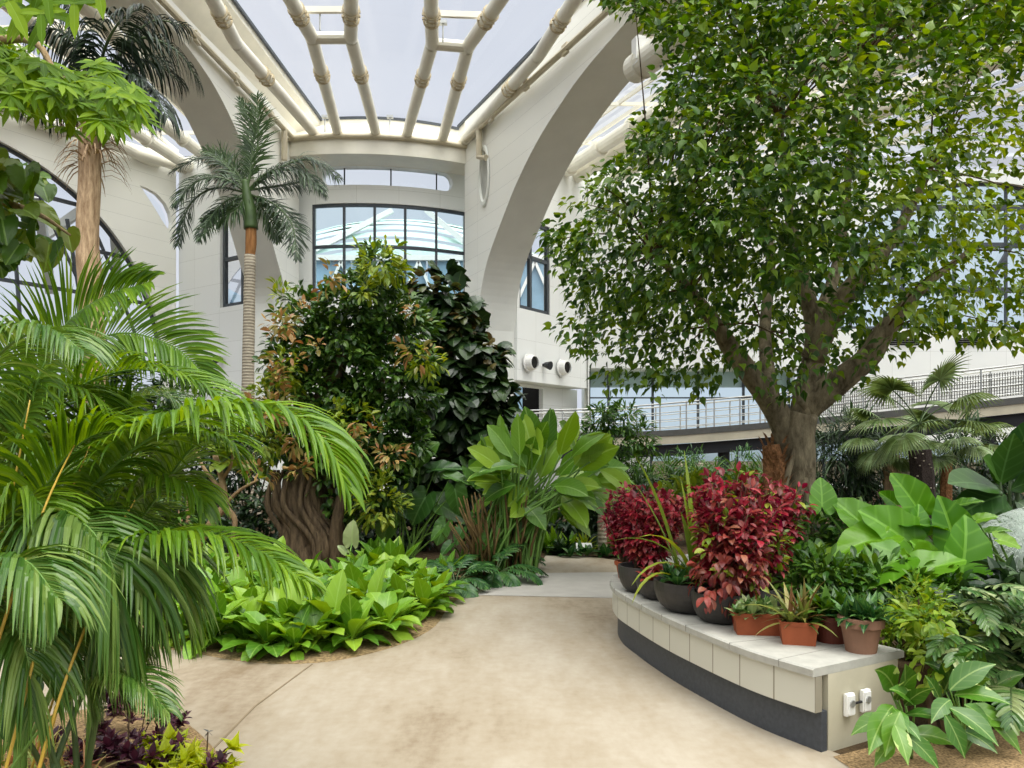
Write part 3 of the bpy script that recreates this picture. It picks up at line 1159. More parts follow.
# ================================================================== PLANTS: materials
LM = {}
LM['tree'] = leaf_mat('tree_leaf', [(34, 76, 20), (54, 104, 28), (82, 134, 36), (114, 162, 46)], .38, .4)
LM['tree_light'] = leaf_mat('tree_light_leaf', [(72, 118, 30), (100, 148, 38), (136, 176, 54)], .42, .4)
LM['hosta'] = leaf_mat('groundcover_leaf', [(56, 112, 26), (80, 142, 32), (106, 166, 42), (128, 182, 56)], .26, .34, side=.16, vein=.4, freq=5, vein_col=(160, 200, 96))
LM['areca'] = leaf_mat('areca_leaflet', [(60, 112, 24), (84, 140, 30), (114, 168, 44)], .4, .34, vein=.2)
LM['areca_dark'] = leaf_mat('areca_old_leaflet', [(50, 100, 34), (74, 124, 48), (112, 154, 80)], .3, .32, vein=.2)
LM['royal'] = leaf_mat('feather_leaflet', [(28, 44, 28), (44, 66, 40), (84, 106, 72)], .12, .35)
LM['royal_new'] = leaf_mat('feather_young_leaflet', [(40, 76, 38), (70, 108, 58)], .2, .35)
LM['darkpalm'] = leaf_mat('dark_palm_leaflet', [(16, 28, 18), (28, 44, 28), (56, 74, 54)], .1, .42, .25)
LM['lobed'] = leaf_mat('lobed_leaf', [(72, 124, 8), (94, 150, 12), (122, 174, 26)], .5, .5, .2, vein=.25)
LM['round'] = leaf_mat('rounded_leaf', [(40, 84, 18), (66, 116, 24), (108, 138, 36)], .38, .4, vein=.3)
LM['ficus'] = leaf_mat('small_dark_leaf', [(30, 68, 24), (54, 100, 36), (88, 134, 54)], .24, .34)
LM['bronze'] = leaf_mat('bronze_young_leaf', [(146, 104, 62), (178, 142, 92), (116, 120, 56), (190, 156, 96)], .28, .4)
LM['yellowgreen'] = leaf_mat('yellow_green_leaf', [(80, 124, 36), (112, 154, 48), (146, 178, 66)], .34, .4)
LM['big_dark'] = leaf_mat('broad_dark_leaf', [(24, 46, 24), (34, 64, 30), (54, 88, 42)], .12, .33, vein=.3, vein_col=(90, 120, 64))
LM['big_bronze'] = leaf_mat('broad_bronze_leaf', [(84, 84, 40), (104, 90, 52), (66, 84, 38)], .2, .38)
LM['paddle'] = leaf_mat('paddle_leaf', [(56, 112, 30), (80, 140, 38), (106, 164, 48), (126, 176, 56)], .3, .34, vein=.5, side=.12, freq=9, vein_col=(160, 196, 104))
LM['ear'] = leaf_mat('elephant_ear_leaf', [(54, 122, 20), (74, 146, 26), (102, 170, 36)], .4, .36, vein=.6, side=.3, freq=4.5, vein_col=(136, 190, 70))
LM['ear_dark'] = leaf_mat('broad_green_leaf', [(34, 78, 32), (48, 98, 38), (72, 124, 48)], .2, .34, vein=.5, side=.2, freq=5, vein_col=(110, 152, 84))
LM['fern'] = leaf_mat('fern_leaf', [(30, 78, 42), (46, 102, 50), (76, 130, 66)], .24, .34, vein=.3)
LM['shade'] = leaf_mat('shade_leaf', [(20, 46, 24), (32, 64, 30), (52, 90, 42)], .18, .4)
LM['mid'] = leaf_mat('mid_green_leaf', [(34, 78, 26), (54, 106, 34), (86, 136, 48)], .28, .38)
LM['silver'] = leaf_mat('silver_green_leaf', [(48, 98, 46), (78, 126, 66), (140, 172, 124)], .2, .28, vein=.2)
LM['red'] = leaf_mat('red_leaf', [(84, 8, 24), (124, 18, 34), (160, 36, 52), (104, 26, 30), (182, 84, 84)], .28, .38)
LM['red_old'] = leaf_mat('brown_red_leaf', [(120, 44, 38), (150, 66, 52), (92, 34, 32), (164, 104, 76)], .25, .4)
LM['bromeliad'] = leaf_mat('bromeliad_leaf', [(72, 90, 38), (116, 130, 58), (110, 72, 46), (164, 164, 96)], .22, .35)
LM['lime'] = leaf_mat('lime_leaf', [(160, 172, 14), (190, 198, 26), (140, 164, 26)], .32, .4)
LM['purple'] = leaf_mat('purple_leaf', [(46, 22, 34), (72, 30, 46), (92, 44, 56)], .15, .4)
LM['shrub_yellow'] = leaf_mat('fine_yellow_leaf', [(70, 124, 28), (96, 150, 38), (124, 172, 54), (136, 152, 46)], .36, .4)
LM['varieg'] = leaf_mat('variegated_leaf', [(44, 98, 26), (64, 124, 34), (92, 150, 48)], .26, .32, vein=.45, side=.1, freq=5, vein_col=(164, 190, 108), blotch=((170, 192, 110), .5, .80))
LM['fan'] = leaf_mat('fan_leaf', [(62, 98, 46), (92, 126, 66), (128, 156, 96)], .28, .36)
LM['moss'] = leaf_mat('grey_moss_strand', [(170, 184, 172), (196, 206, 196), (214, 222, 214)], .2, .7)
LM['striped'] = leaf_mat('striped_strap_leaf', [(128, 152, 70), (164, 180, 96), (196, 120, 96), (120, 160, 60)], .3, .4, vein=.6, vein_col=(230, 226, 170))
BK = {}
BK['tree'] = bark_mat('grey_brown_bark', (70, 62, 46), (150, 138, 112), (3, 3, 1.2), 4)
BK['ficus'] = bark_mat('banyan_bark', (52, 43, 33), (122, 104, 80), (5, 5, .8), 4)
BK['royal'] = bark_mat('ringed_palm_bark', (140, 130, 112), (184, 174, 154), (2, 2, 4), 4, rings=5)
BK['shaft'] = bark_mat('orange_sheath', (134, 92, 54), (186, 134, 84), (6, 6, .8), 4)
BK['fibre'] = bark_mat('fibrous_bark', (140, 112, 84), (212, 184, 148), (8, 8, 1.5), 4)
BK['stump'] = bark_mat('red_brown_fibre', (84, 56, 36), (170, 122, 80), (6, 6, 5), 6)
BK['darkpalm'] = bark_mat('dark_scaly_bark', (30, 25, 24), (70, 60, 54), (9, 9, 7), 6)
BK['tan'] = bark_mat('tan_stem', (140, 116, 84), (186, 160, 122), (4, 4, 1), 5)
M['stem_green'] = plain('green_stalk', (104, 142, 62), .5, .4, var=.15)
M['stem_dark'] = plain('dark_stalk', (70, 92, 48), .5, .4, var=.15)
M['stem_yellow'] = plain('yellow_stalk', (190, 158, 62), .45, .4, var=.15)
M['stem_brown'] = plain('brown_cane', (150, 120, 72), .6, .3, var=.25, scale=12)
M['cane'] = plain('dark_cane', (104, 84, 50), .7, .2, var=.3, scale=12)
M['twig'] = plain('brown_twig', (92, 74, 54), .8, .2, var=.2)

OV = (.08, .62, 1, .92, .6, .04)
HEARTP = (.55, 1, .86, .5, .2, .03)
LANCE = (.1, .8, 1, .8, .45, .02)
PADDLE = (.1, .62, .95, 1, .98, .85, .55, .05)


def rdir(n):
    return nrm(rng.normal(size=(n, 3)))


def clusters(mb, cent, dirs, k, L, W, prof=OV, droop=.6, spread=.9, clen=.15, fold=.25, cols=(-1, 0, 1), mats=None, upb=.0, var=.3):
    """k leaves round every cluster centre."""
    n = len(cent)
    C = np.repeat(cent, k, 0)
    D = np.repeat(dirs, k, 0)
    d = nrm(D + rdir(n * k) * spread + np.array([0, 0, upb]))
    base = C + D * (rng.random((n * k, 1)) - .5) * clen + d * clen * .25
    l = L * (1 + (rng.random(n * k) - .5) * 2 * var)
    up = nrm(np.array([0, 0, 1.]) + D * .6 + rdir(n * k) * .35)
    if mats is None:
        blades(mb, base, d, up, l, l * (W / L), droop, prof, cols, fold)
    else:                                        # mats: array of a material index per cluster
        mi = np.repeat(mats, k)
        for q in np.unique(mi):
            s = mi == q
            blades(mb, base[s], d[s], up[s], l[s], l[s] * (W / L), droop, prof, cols, fold, mat=int(q))


def blob_pts(blobs, n, shell=.6, flat=1.0):
    """n points and outward directions in a set of balls (x, y, z, r)."""
    B = np.asarray(blobs, float)
    w = B[:, 3] ** 2
    i = rng.choice(len(B), n, p=w / w.sum())
    u = rdir(n)
    r = B[i, 3] * (shell + (1 - shell) * rng.random(n) ** .6)
    off = u * r[:, None]
    off[:, 2] *= flat
    return B[i, :3] + off, u


def PB(lst, Y):
    """Balls given by picture column, row, radius at a distance Y (or a distance of their own)."""
    out = []
    for q in lst:
        y = q[3] if len(q) > 3 else Y
        out.append((*P(q[0], q[1], y), q[2] / F * y))
    return out


def branch(mb, pts, r, sides=8, n=6, **k):
    mb.tube(catmull(pts, n), r, sides, **k)


def frond(mb, path, L, W, n=34, start=.12, ang=(70, 30), droop=.8, lift=.35, prof=LANCE, r0=.016, side_hint=None, shape=None, leaf=0, stem=1, jitter=.12, fold=.3, cols=(-1, 0, 1)):
    """A feather leaf along a path: rachis tube plus n leaflets on each side."""
    p = catmull(path, 8)
    seg = np.linalg.norm(np.diff(p, axis=0), axis=1)
    s = np.concatenate([[0], np.cumsum(seg)])
    s /= s[-1]
    mb.tube(p, [r0, r0 * .8, r0 * .25], 6, mat=stem)
    t = np.linspace(start, .995, n)
    pos = np.stack([np.interp(t, s, p[:, i]) for i in range(3)], 1)
    tg = np.gradient(p, axis=0)
    tan = nrm(np.stack([np.interp(t, s, tg[:, i]) for i in range(3)], 1))
    hint = np.array([0, 0, 1.]) if side_hint is None else nrm(side_hint)
    sd = np.cross(tan, hint)
    bad = np.linalg.norm(sd, axis=1) < .15
    sd[bad] = np.cross(tan[bad], (0, -1, .2))
    sd = nrm(sd)
    upv = nrm(np.cross(sd, tan))
    a = np.radians(np.interp(t, [0, 1], ang))[:, None]
    u = (t - start) / (1 - start)
    sh = shape(u) if shape else np.clip(np.sin(np.pi * (u * .82 + .13)) ** .7, .15, 1)
    for sg in (-1, 1):
        d = tan * np.cos(a) + sd * sg * np.sin(a) + upv * lift + rdir(n) * jitter
        blades(mb, pos, d, upv + sd * sg * -.2, L * sh * (1 + (rng.random(n) - .5) * .2), W, droop * (1 + (rng.random(n) - .5) * .5), prof, cols, fold, leaf)


def arc_path(base, direction, L, droop, n=7):
    p = np.asarray(base, float)
    d = nrm(direction)
    out = [p]
    for i in range(n):
        p = p + d * L / n
        out.append(p)
        d = nrm(d + np.array([0, 0, -1.]) * droop / n)
    return out


def W2(px, py, Y, dy=0):
    return P(px, py, Y + dy)


# ================================================================== the tall tree on the right
TY = 7.5
t = thing('fig_tree', 'tall leafy tree with a forked grey brown trunk rising behind the bench planter', 'tree', P(795, 548, TY))
mb = MB()
branch(mb, [P(797, 575, TY), P(797, 530, TY), P(796, 480, TY), P(795, 435, TY), P(800, 415, TY)], [.25, .185, .17, .175, .16], 18, lump=.08, lobes=5)
mb.build('trunk', BK['tree'], t, smooth=True)
mb = MB()
branch(mb, [P(790, 470, TY), P(785, 430, TY), P(765, 395, TY - .1), P(738, 357, TY - .2), P(715, 325, TY - .3), P(690, 290, TY - .5), P(655, 255, TY - .6)], [.11, .125, .11, .095, .07, .045, .025], 12, lump=.05)
mb.build('branch', BK['tree'], t, smooth=True)
mb = MB()
branch(mb, [P(799, 440, TY), P(805, 405, TY), P(812, 370, TY + .1), P(815, 335, TY + .2), P(806, 290, TY + .2), P(790, 220, TY + .2), P(780, 120, TY + .1)], [.14, .135, .115, .095, .075, .05, .025], 12, lump=.05)
mb.build('branch', BK['tree'], t, smooth=True)
mb = MB()
branch(mb, [P(812, 360, TY + .1), P(835, 310, TY), P(862, 275, TY - .1), P(895, 235, TY), P(930, 170, TY)], [.12, .1, .09, .06, .03], 10)
mb.build('branch', BK['tree'], t, smooth=True)
mb = MB()
branch(mb, [P(803, 410, TY), P(835, 385, TY - .1), P(868, 357, TY - .2), P(886, 330, TY - .2), P(920, 290, TY - .3), P(970, 250, TY - .3)], [.14, .13, .11, .1, .05, .02], 10, lump=.05)
mb.build('branch', BK['tree'], t, smooth=True)
mb = MB()
branch(mb, [P(770, 395, TY - .1), P(765, 330, TY + .5), P(770, 250, TY + .9), P(750, 150, TY + .9)], [.08, .06, .05, .02], 8)
mb.build('branch', BK['tree'], t, smooth=True)
mb = MB()
branch(mb, [P(815, 330, TY + .2), P(838, 260, TY + .8), P(850, 160, TY + .9), P(860, 60, TY + .6)], [.08, .06, .04, .02], 8)
mb.build('branch', BK['tree'], t, smooth=True)
for a, b, c in (((790, 560), (780, 510), (797, 440)), ((812, 565), (815, 520), (800, 450)), ((800, 570), (806, 520), (806, 470)), ((784, 520), (800, 490), (812, 470))):
    mb = MB()
    branch(mb, [P(*a, TY - .18), P(*b, TY - .19), P(*c, TY - .13)], [.045, .04, .025], 8, lump=.1)
    mb.build('aerial_root', BK['tree'], t, smooth=True)
sil = [(640, -130), (600, 5), (640, 15), (668, 45), (664, 100), (640, 140), (600, 175), (565, 210), (550, 240), (566, 268), (580, 300), (556, 338), (590, 362), (625, 384), (690, 388), (745, 372), (790, 398), (850, 380), (905, 350), (960, 338), (1040, 345), (1130, 200), (1110, -130)]


def inside(x, y, poly):
    c = False
    j = len(poly) - 1
    for i in range(len(poly)):
        (a, b), (d, e_) = poly[i], poly[j]
        if (b > y) != (e_ > y) and x < (d - a) * (y - b) / (e_ - b) + a:
            c = not c
        j = i
    return c


cc, dd, lr = [], [], []
while len(cc) < 4300:
    x, y = rng.uniform(545, 1130), rng.uniform(-130, 400)
    if not inside(x, y, sil):
        continue
    if x < 640 and 190 < y and rng.random() < .35:
        continue
    if x > 870 and y > 60 and rng.random() < .45 + .2 * (x > 960):
        continue
    if y > 330 and rng.random() < .35:
        continue
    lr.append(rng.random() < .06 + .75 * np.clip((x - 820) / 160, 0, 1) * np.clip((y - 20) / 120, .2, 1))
    q = max(.12, 1 - ((x - 835) / 285) ** 2 - ((y - 120) / 290) ** 2)
    dy = math.sqrt(q) * 2.3 * (rng.random() ** .5) * (1 if rng.random() < .45 else -1)
    if dy < 0 and 700 < x < 900 and y > 285 and rng.random() < .75:
        lr.pop()
        continue
    cc.append(P(x, y, TY + dy))
    dd.append(((x - 820) / 300, dy / 2.3, (140 - y) / 300))
cc, dd = np.array(cc), nrm(np.array(dd) + rng.normal(size=(len(dd), 3)) * .35)
mb = MB()
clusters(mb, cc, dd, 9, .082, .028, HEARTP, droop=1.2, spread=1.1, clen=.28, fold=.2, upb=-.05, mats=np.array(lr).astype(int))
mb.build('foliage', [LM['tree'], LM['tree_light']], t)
mb = MB()
nodes = np.array([P(655, 255, TY - .6), P(715, 325, TY - .3), P(690, 290, TY - .5), P(780, 120, TY + .1), P(790, 220, TY + .2), P(806, 290, TY + .2), P(862, 275, TY - .1), P(930, 170, TY), P(970, 250, TY - .3), P(886, 330, TY - .2), P(750, 150, TY + .9), P(860, 60, TY + .6), P(765, 330, TY + .5)])
for i in range(0, 4300, 40):
    j = np.argmin(np.linalg.norm(nodes - cc[i], axis=1))
    m_ = (nodes[j] + cc[i]) / 2 + (0, 0, .12)
    branch(mb, [nodes[j], m_, cc[i]], [.012, .007, .003], 5, n=3)
mb.build('twig', M['twig'], t)

# brown fibrous palm stump hugging the trunk
o = thing('palm_stump', 'shaggy red brown palm stump leaning on the trunk of the tall tree', 'stump', P(776, 560, TY - .1))
mb = MB()
branch(mb, [P(778, 570, TY - .12), P(776, 520, TY - .12), P(774, 470, TY - .1), P(771, 445, TY - .1)], [.125, .115, .105, .08], 14, lump=.12)
mb.build('trunk', BK['stump'], o, smooth=True)
mb = MB()
n = 160
tt = rng.random(n)
a = rng.random(n) * 6.28
base = np.stack([np.interp(tt, [0, 1], [P(778, 570, TY)[0], P(771, 445, TY)[0]]) + np.cos(a) * .12, TY - .1 + np.sin(a) * .12, np.interp(tt, [0, 1], [P(778, 570, TY)[2], P(771, 440, TY)[2]])], 1)
blades(mb, base, np.stack([np.cos(a) * .5, np.sin(a) * .5, np.full(n, 1.0)], 1), (0, 0, 1), .11, .018, 1.2, (1, .8, .5, .1), (-1, 1), 0)
mb.build('fringe', BK['stump'], o)

# ================================================================== palms on the left
# dark feather palm
DY = 9.0
t = thing('feather_palm', 'dark feather palm with drooping fronds and a pale peeling trunk near the huge arch', 'palm', G(95, 590))
mb = MB()
branch(mb, [P(96, 590, DY), P(94, 420, DY), P(91, 290, DY), P(87, 245, DY), P(90, 180, DY), P(90, 140, DY), P(94, 112, DY)], [.2, .15, .135, .125, .12, .12, .1], 14, lump=.05)
mb.build('trunk', BK['fibre'], t, smooth=True)
hub = P(95, 112, DY)
mb = MB()
n = 90
a = rng.random(n) * 6.28
base = np.stack([hub[0] + np.cos(a) * .1 - .03, hub[1] + np.sin(a) * .1, hub[2] - rng.random(n) * .75], 1)
blades(mb, base, np.stack([np.cos(a) * .6, np.sin(a) * .6, np.full(n, .2)], 1), (0, 0, 1), .42, .012, 2.6, (1, .9, .7, .5, .1), (-1, 1), 0)
mb.build('fringe', BK['fibre'], t)
for pts in ([(95, 112), (112, 66), (142, 38), (178, 52), (200, 84)], [(95, 112), (122, 78), (152, 62), (182, 84)], [(95, 110), (102, 58), (118, 24), (142, 6)], [(95, 110), (85, 60), (58, 30), (26, 32)], [(95, 112), (70, 80), (40, 72), (8, 92)], [(95, 112), (125, 92), (150, 92), (168, 118)], [(95, 112), (84, 70), (76, 28), (62, -4)], [(95, 112), (108, 96), (128, 96), (140, 112)], [(95, 112), (62, 98), (34, 106)], [(95, 112), (116, 60), (150, 22), (186, 26)], [(95, 112), (104, 84), (122, 72), (146, 84)]):
    mb = MB()
    dv = rng.uniform(-.9, .9)
    frond(mb, [P(x, y, DY + dv * i / 3) for i, (x, y) in enumerate(pts)], .62, .0125, n=58, start=.12, ang=(72, 40), droop=3.2, lift=.15, r0=.02, jitter=.22)
    mb.build('frond', [LM['darkpalm'], M['stem_dark']], t)

# slim crownshaft palm
RY = 16.0
t = thing('crownshaft_palm', 'slim tall palm with a green crownshaft and orange band in front of the drum wall', 'palm', G(249, 527))
mb = MB()
branch(mb, [P(249, 528, RY), P(249, 500, RY), P(248, 440, RY), P(248, 380, RY), P(249, 320, RY), P(250, 255, RY)], [.27, .24, .16, .125, .12, .115], 14)
mb.build('trunk', BK['royal'], t, smooth=True)
mb = MB()
branch(mb, [P(250, 256, RY), P(251, 243, RY), P(251, 228, RY)], [.1, .115, .11], 12)
mb.build('sheath', BK['shaft'], t, smooth=True)
mb = MB()
branch(mb, [P(251, 229, RY), P(250, 212, RY), P(247, 195, RY), P(245, 180, RY)], [.15, .14, .1, .06], 12)
mb.build('crownshaft', M['stem_dark'], t, smooth=True)
hub = P(247, 192, RY)
for pts, L, dr, young in (([(248, 185), (257, 150), (258, 118), (257, 96)], .52, .3, 1), ([(244, 190), (225, 165), (200, 158), (172, 172)], .55, 1.3, 0), ([(244, 192), (215, 188), (190, 205), (178, 245)], .5, 1.2, 0),
                     ([(250, 190), (280, 168), (310, 160), (338, 178)], .62, 2.2, 0), ([(252, 195), (275, 205), (292, 225), (297, 258)], .5, .9, 0), ([(246, 188), (235, 170), (222, 158), (205, 150)], .45, .8, 1),
                     ([(250, 190), (285, 185), (310, 182), (325, 195)], .5, 2.2, 0), ([(247, 190), (240, 205), (225, 215), (205, 222)], .45, 1.5, 1), ([(249, 192), (262, 208), (272, 222), (278, 240)], .4, 1.5, 1), ([(248, 190), (270, 172), (300, 172), (322, 190)], .6, 2.4, 0), ([(246, 192), (222, 178), (196, 182), (176, 205)], .55, 1.8, 0), ([(248, 186), (252, 150), (248, 120), (240, 100)], .4, .3, 1), ([(246, 196), (228, 200), (212, 216), (200, 240)], .45, 1.4, 0)):
    mb = MB()
    dys = rng.uniform(-.7, .4)
    path = [P(x, y, RY + dys * i / 3) for i, (x, y) in enumerate(pts)]
    frond(mb, path, L, .0155, n=70, start=.08, ang=(58, 32), droop=dr * .75, lift=.1, r0=.024, jitter=.4, side_hint=(0, -.5, 1) if not young else (0, -1, .3))
    mb.build('frond', [LM['royal_new' if young else 'royal'], M['stem_dark']], t)

# foreground areca clump: every frond is placed where its rachis runs
t = thing('areca_palm', 'big bright green clumping palm with arching feathery fronds filling the near corner', 'palm', (-2.0, 3.1, 0))
AF = [  # rachis points (column, row, distance), leaflet length, width, droop, start, dark, hint
    ([(-30, 560, 3.3), (20, 430, 3.3), (57, 338, 3.2), (98, 300, 3.1), (150, 282, 3.0)], .32, .016, 1.0, .35, 0, (0, -1, .5)),
    ([(-60, 520, 2.6), (-30, 400, 2.6), (10, 345, 2.5), (50, 332, 2.4), (82, 350, 2.3)], .30, .013, 1.6, .3, 1, None),
    ([(-10, 590, 3.2), (60, 520, 3.1), (130, 452, 3.0), (200, 416, 2.9), (275, 412, 2.8), (322, 440, 2.7), (346, 488, 2.65)], .40, .022, 1.5, .3, 0, None),
    ([(40, 720, 3.4), (85, 600, 3.4), (120, 520, 3.3), (160, 482, 3.2), (196, 490, 3.1), (205, 515, 3.05)], .30, .017, 1.9, .45, 0, None),
    ([(20, 760, 2.9), (80, 640, 2.9), (130, 555, 2.8), (190, 535, 2.7), (250, 548, 2.6), (306, 582, 2.5)], .32, .017, 1.6, .35, 0, None),
    ([(10, 740, 3.0), (60, 620, 3.0), (110, 540, 2.9), (150, 560, 2.8), (165, 620, 2.8)], .46, .021, 2.4, .4, 1, None),
    ([(-20, 700, 2.8), (25, 570, 2.8), (70, 520, 2.7), (110, 560, 2.6), (120, 640, 2.6)], .48, .023, 2.6, .4, 1, None),
    ([(-60, 640, 3.6), (-10, 480, 3.6), (60, 400, 3.5), (130, 370, 3.5), (200, 385, 3.4), (240, 420, 3.3)], .42, .019, 1.0, .25, 0, None),
    ([(-40, 480, 3.8), (40, 380, 3.8), (110, 335, 3.8), (170, 345, 3.7), (210, 380, 3.6)], .40, .017, .7, .25, 0, (0, -1, .6)),
    ([(-40, 780, 2.7), (0, 660, 2.7), (35, 600, 2.7), (70, 625, 2.6), (88, 700, 2.6)], .36, .015, 2.6, .35, 1, None),
    ([(-60, 740, 2.5), (-30, 640, 2.5), (0, 610, 2.5), (25, 650, 2.4), (35, 720, 2.4)], .32, .014, 2.6, .35, 1, None),
    ([(10, 790, 3.3), (50, 690, 3.3), (95, 600, 3.3), (140, 570, 3.2), (178, 590, 3.2), (192, 640, 3.2)], .34, .018, 2.2, .4, 0, None),
    ([(-30, 760, 3.4), (10, 680, 3.4), (60, 640, 3.4), (100, 650, 3.3), (125, 700, 3.3)], .3, .017, 2.3, .35, 1, None),
    ([(-60, 560, 3.5), (-20, 460, 3.5), (30, 400, 3.5), (80, 392, 3.4), (120, 420, 3.4)], .38, .018, 1.5, .3, 0, None),
    ([(20, 640, 3.9), (70, 540, 3.9), (120, 470, 3.9), (170, 430, 3.8), (220, 425, 3.7)], .32, .015, 1.2, .3, 0, None),
    ([(-20, 560, 4.0), (40, 470, 4.0), (90, 420, 4.0), (150, 395, 4.0), (190, 410, 3.9)], .36, .015, 1.2, .3, 1, None),
    ([(-30, 640, 3.6), (20, 560, 3.6), (60, 520, 3.6), (110, 510, 3.5), (150, 540, 3.5)], .36, .015, 1.8, .3, 0, None),
    ([(-40, 620, 2.7), (-10, 540, 2.7), (30, 500, 2.7), (60, 530, 2.6)], .36, .015, 2.2, .3, 0, None),
    ([(0, 720, 3.2), (30, 640, 3.2), (70, 600, 3.2), (110, 620, 3.1), (135, 670, 3.1)], .34, .015, 2.4, .3, 1, None),
    ([(-60, 700, 2.4), (-25, 600, 2.4), (20, 560, 2.3), (60, 600, 2.2)], .36, .018, 2.4, .3, 1, None),
    ([(-10, 800, 2.8), (40, 730, 2.8), (90, 685, 2.7), (130, 676, 2.6), (168, 712, 2.5)], .20, .011, 1.4, .45, 1, None),
    ([(0, 760, 3.7), (60, 640, 3.7), (90, 520, 3.7), (100, 440, 3.6), (130, 400, 3.6)], .42, .018, 1.0, .35, 0, (0, -1, .3)),
    ([(-30, 720, 3.1), (10, 600, 3.1), (40, 500, 3.0), (85, 440, 3.0), (150, 425, 3.0)], .42, .019, 1.3, .35, 0, None),
    ([(10, 700, 3.5), (70, 600, 3.5), (140, 520, 3.4), (190, 450, 3.3), (225, 440, 3.2), (240, 470, 3.2)], .3, .016, 1.4, .5, 0, None),
    ([(-50, 640, 3.3), (0, 520, 3.3), (40, 450, 3.3), (70, 470, 3.2), (80, 540, 3.2)], .4, .019, 2.2, .35, 1, None),
]
for pts, L, W_, dr, st, dk, hint in AF:
    mb = MB()
    frond(mb, [P(*q) for q in pts], L, W_ * (.43 if dk else .52), n=76, start=st, ang=(64, 28), droop=dr, lift=.3, r0=.0065, side_hint=hint, prof=(.35, .9, 1, .85, .55, .03), jitter=.07)
    mb.build('frond', [LM['areca_dark' if dk else 'areca'], M['stem_green']], t, smooth=False)
for k, pts in enumerate([[(30, 800, 2.35), (62, 690, 2.4), (100, 590, 2.6), (128, 510, 3.1)], [(-8, 660, 2.3), (18, 580, 2.4), (52, 490, 2.7), (88, 420, 3.2)], [(0, 790, 2.3), (24, 700, 2.35), (40, 630, 2.5), (56, 550, 3.0)], [(25, 790, 3.1), (60, 680, 3.1), (112, 545, 3.0), (135, 500, 3.0)], [(-5, 700, 3.0), (40, 570, 3.0), (90, 445, 3.1)], [(0, 640, 3.4), (50, 540, 3.4), (95, 470, 3.4)], [(-20, 600, 2.9), (10, 500, 2.9), (30, 400, 2.9)], [(30, 800, 2.9), (60, 700, 2.9), (80, 610, 2.9)]]):
    mb = MB()
    mb.tube(catmull([P(*q) for q in pts], 5), [.0055, .0045, .0025], 7)
    mb.build('stalk', M['stem_yellow'], t, smooth=True)
for dx, dy in ((0, 0), (-.2, .15), (.15, .2), (-.1, -.15), (.1, -.2)):
    mb = MB()
    mb.tube([(-1.95 + dx, 3.05 + dy, 0), (-1.93 + dx, 3.05 + dy, .5), (-1.95 + dx * 1.2, 3.05 + dy, .95)], [.015, .013, .011], 8)
    mb.build('cane', M['stem_green'], t, smooth=True)


# ------------------------------------------------------------------ two trees reaching in from beyond the frame
def palmate(mb, base, d, up, L, lobes=7, w=.17, mat=0, droop=.5):
    d, up = nrm(d), nrm(up)
    s = np.cross(d, up)
    ang = np.radians(np.linspace(-105, 105, lobes))
    dirs = np.outer(np.cos(ang), d) + np.outer(np.sin(ang), s)
    blades(mb, np.repeat([base], lobes, 0), dirs, up, L * (1 - .35 * np.abs(ang) / 1.8), L * w, droop, (.5, .85, 1, .85, .9, .45, .02), (-1, 0, 1), .12, mat)


t = thing('lobed_leaf_tree', 'tree with bright lobed leaves on a spray overhanging in front of the dark palm', 'tree', (-3.6, 3.4, 0))
mb = MB()
branch(mb, [(-3.6, 3.4, 0), (-3.55, 3.4, 1.5), (-3.5, 3.4, 2.6), (-3.3, 3.4, 3.2)], [.09, .07, .06, .04], 10)
for pts in ([(-3.4, 3.4, 3.0), P(0, 40, 3.4), P(60, 75, 3.3), P(120, 110, 3.2)], [(-3.35, 3.4, 3.1), P(10, -10, 3.3), P(70, -5, 3.2)], [(-3.4, 3.4, 2.9), P(-20, 100, 3.2), P(40, 90, 3.1)]):
    branch(mb, pts, [.03, .014, .006], 6)
mb.build('trunk', BK['tan'], t, smooth=True)
mb = MB()
for k in range(210):
    u = rng.random()
    px = -45 + u * 180 + rng.normal() * 8
    py = 58 + u * 46 + rng.normal() * (24 - 12 * u)
    Y = rng.uniform(2.9, 3.7)
    d = np.array([rng.normal() * .4 + .45, rng.normal() * .4 - .2, -.7 + rng.normal() * .25])
    palmate(mb, P(px, py, Y), d, np.array([.4, -.5, .8]) + rdir(1)[0] * .4, rng.uniform(.08, .15), 7, .10)
for k in range(22):
    px, py = rng.uniform(-10, 100), rng.uniform(-36, 14)
    palmate(mb, P(px, py, rng.uniform(2.8, 3.2)), np.array([rng.normal() * .35 + .1, -.2, -1]), (.1, -.9, .3), rng.uniform(.13, .2), 3, .12)
mb.build('foliage', LM['lobed'], t)
t = thing('round_leaf_tree', 'small tree with broad rounded leaves below the lobed spray', 'tree', (-3.3, 3.9, 0))
mb = MB()
branch(mb, [(-3.3, 3.9, 0), (-3.25, 3.9, 1.4), (-3.1, 3.9, 2.4), P(0, 200, 3.8)], [.07, .06, .045, .02], 8)
branch(mb, [P(0, 200, 3.8), P(40, 215, 3.7), P(70, 235, 3.6)], [.02, .012, .005], 6)
mb.build('trunk', BK['tan'], t, smooth=True)
mb = MB()
for k in range(150):
    px = -40 + abs(rng.normal()) * 48
    py = rng.uniform(150, 255) + (px * .12)
    if px > 84 or py < 150 + px * .75:
        continue
    b0 = P(px, py, rng.uniform(3.4, 4.2))
    d = np.array([rng.normal() * .5 + .3, -.3 + rng.normal() * .3, -.45 + rng.normal() * .3])
    heart(mb, b0, b0 + nrm(d) * rng.uniform(.09, .16), (rng.normal() * .4, -.6, .8), width=.46, nth=16, back=.2)
mb.build('foliage', LM['round'], t)

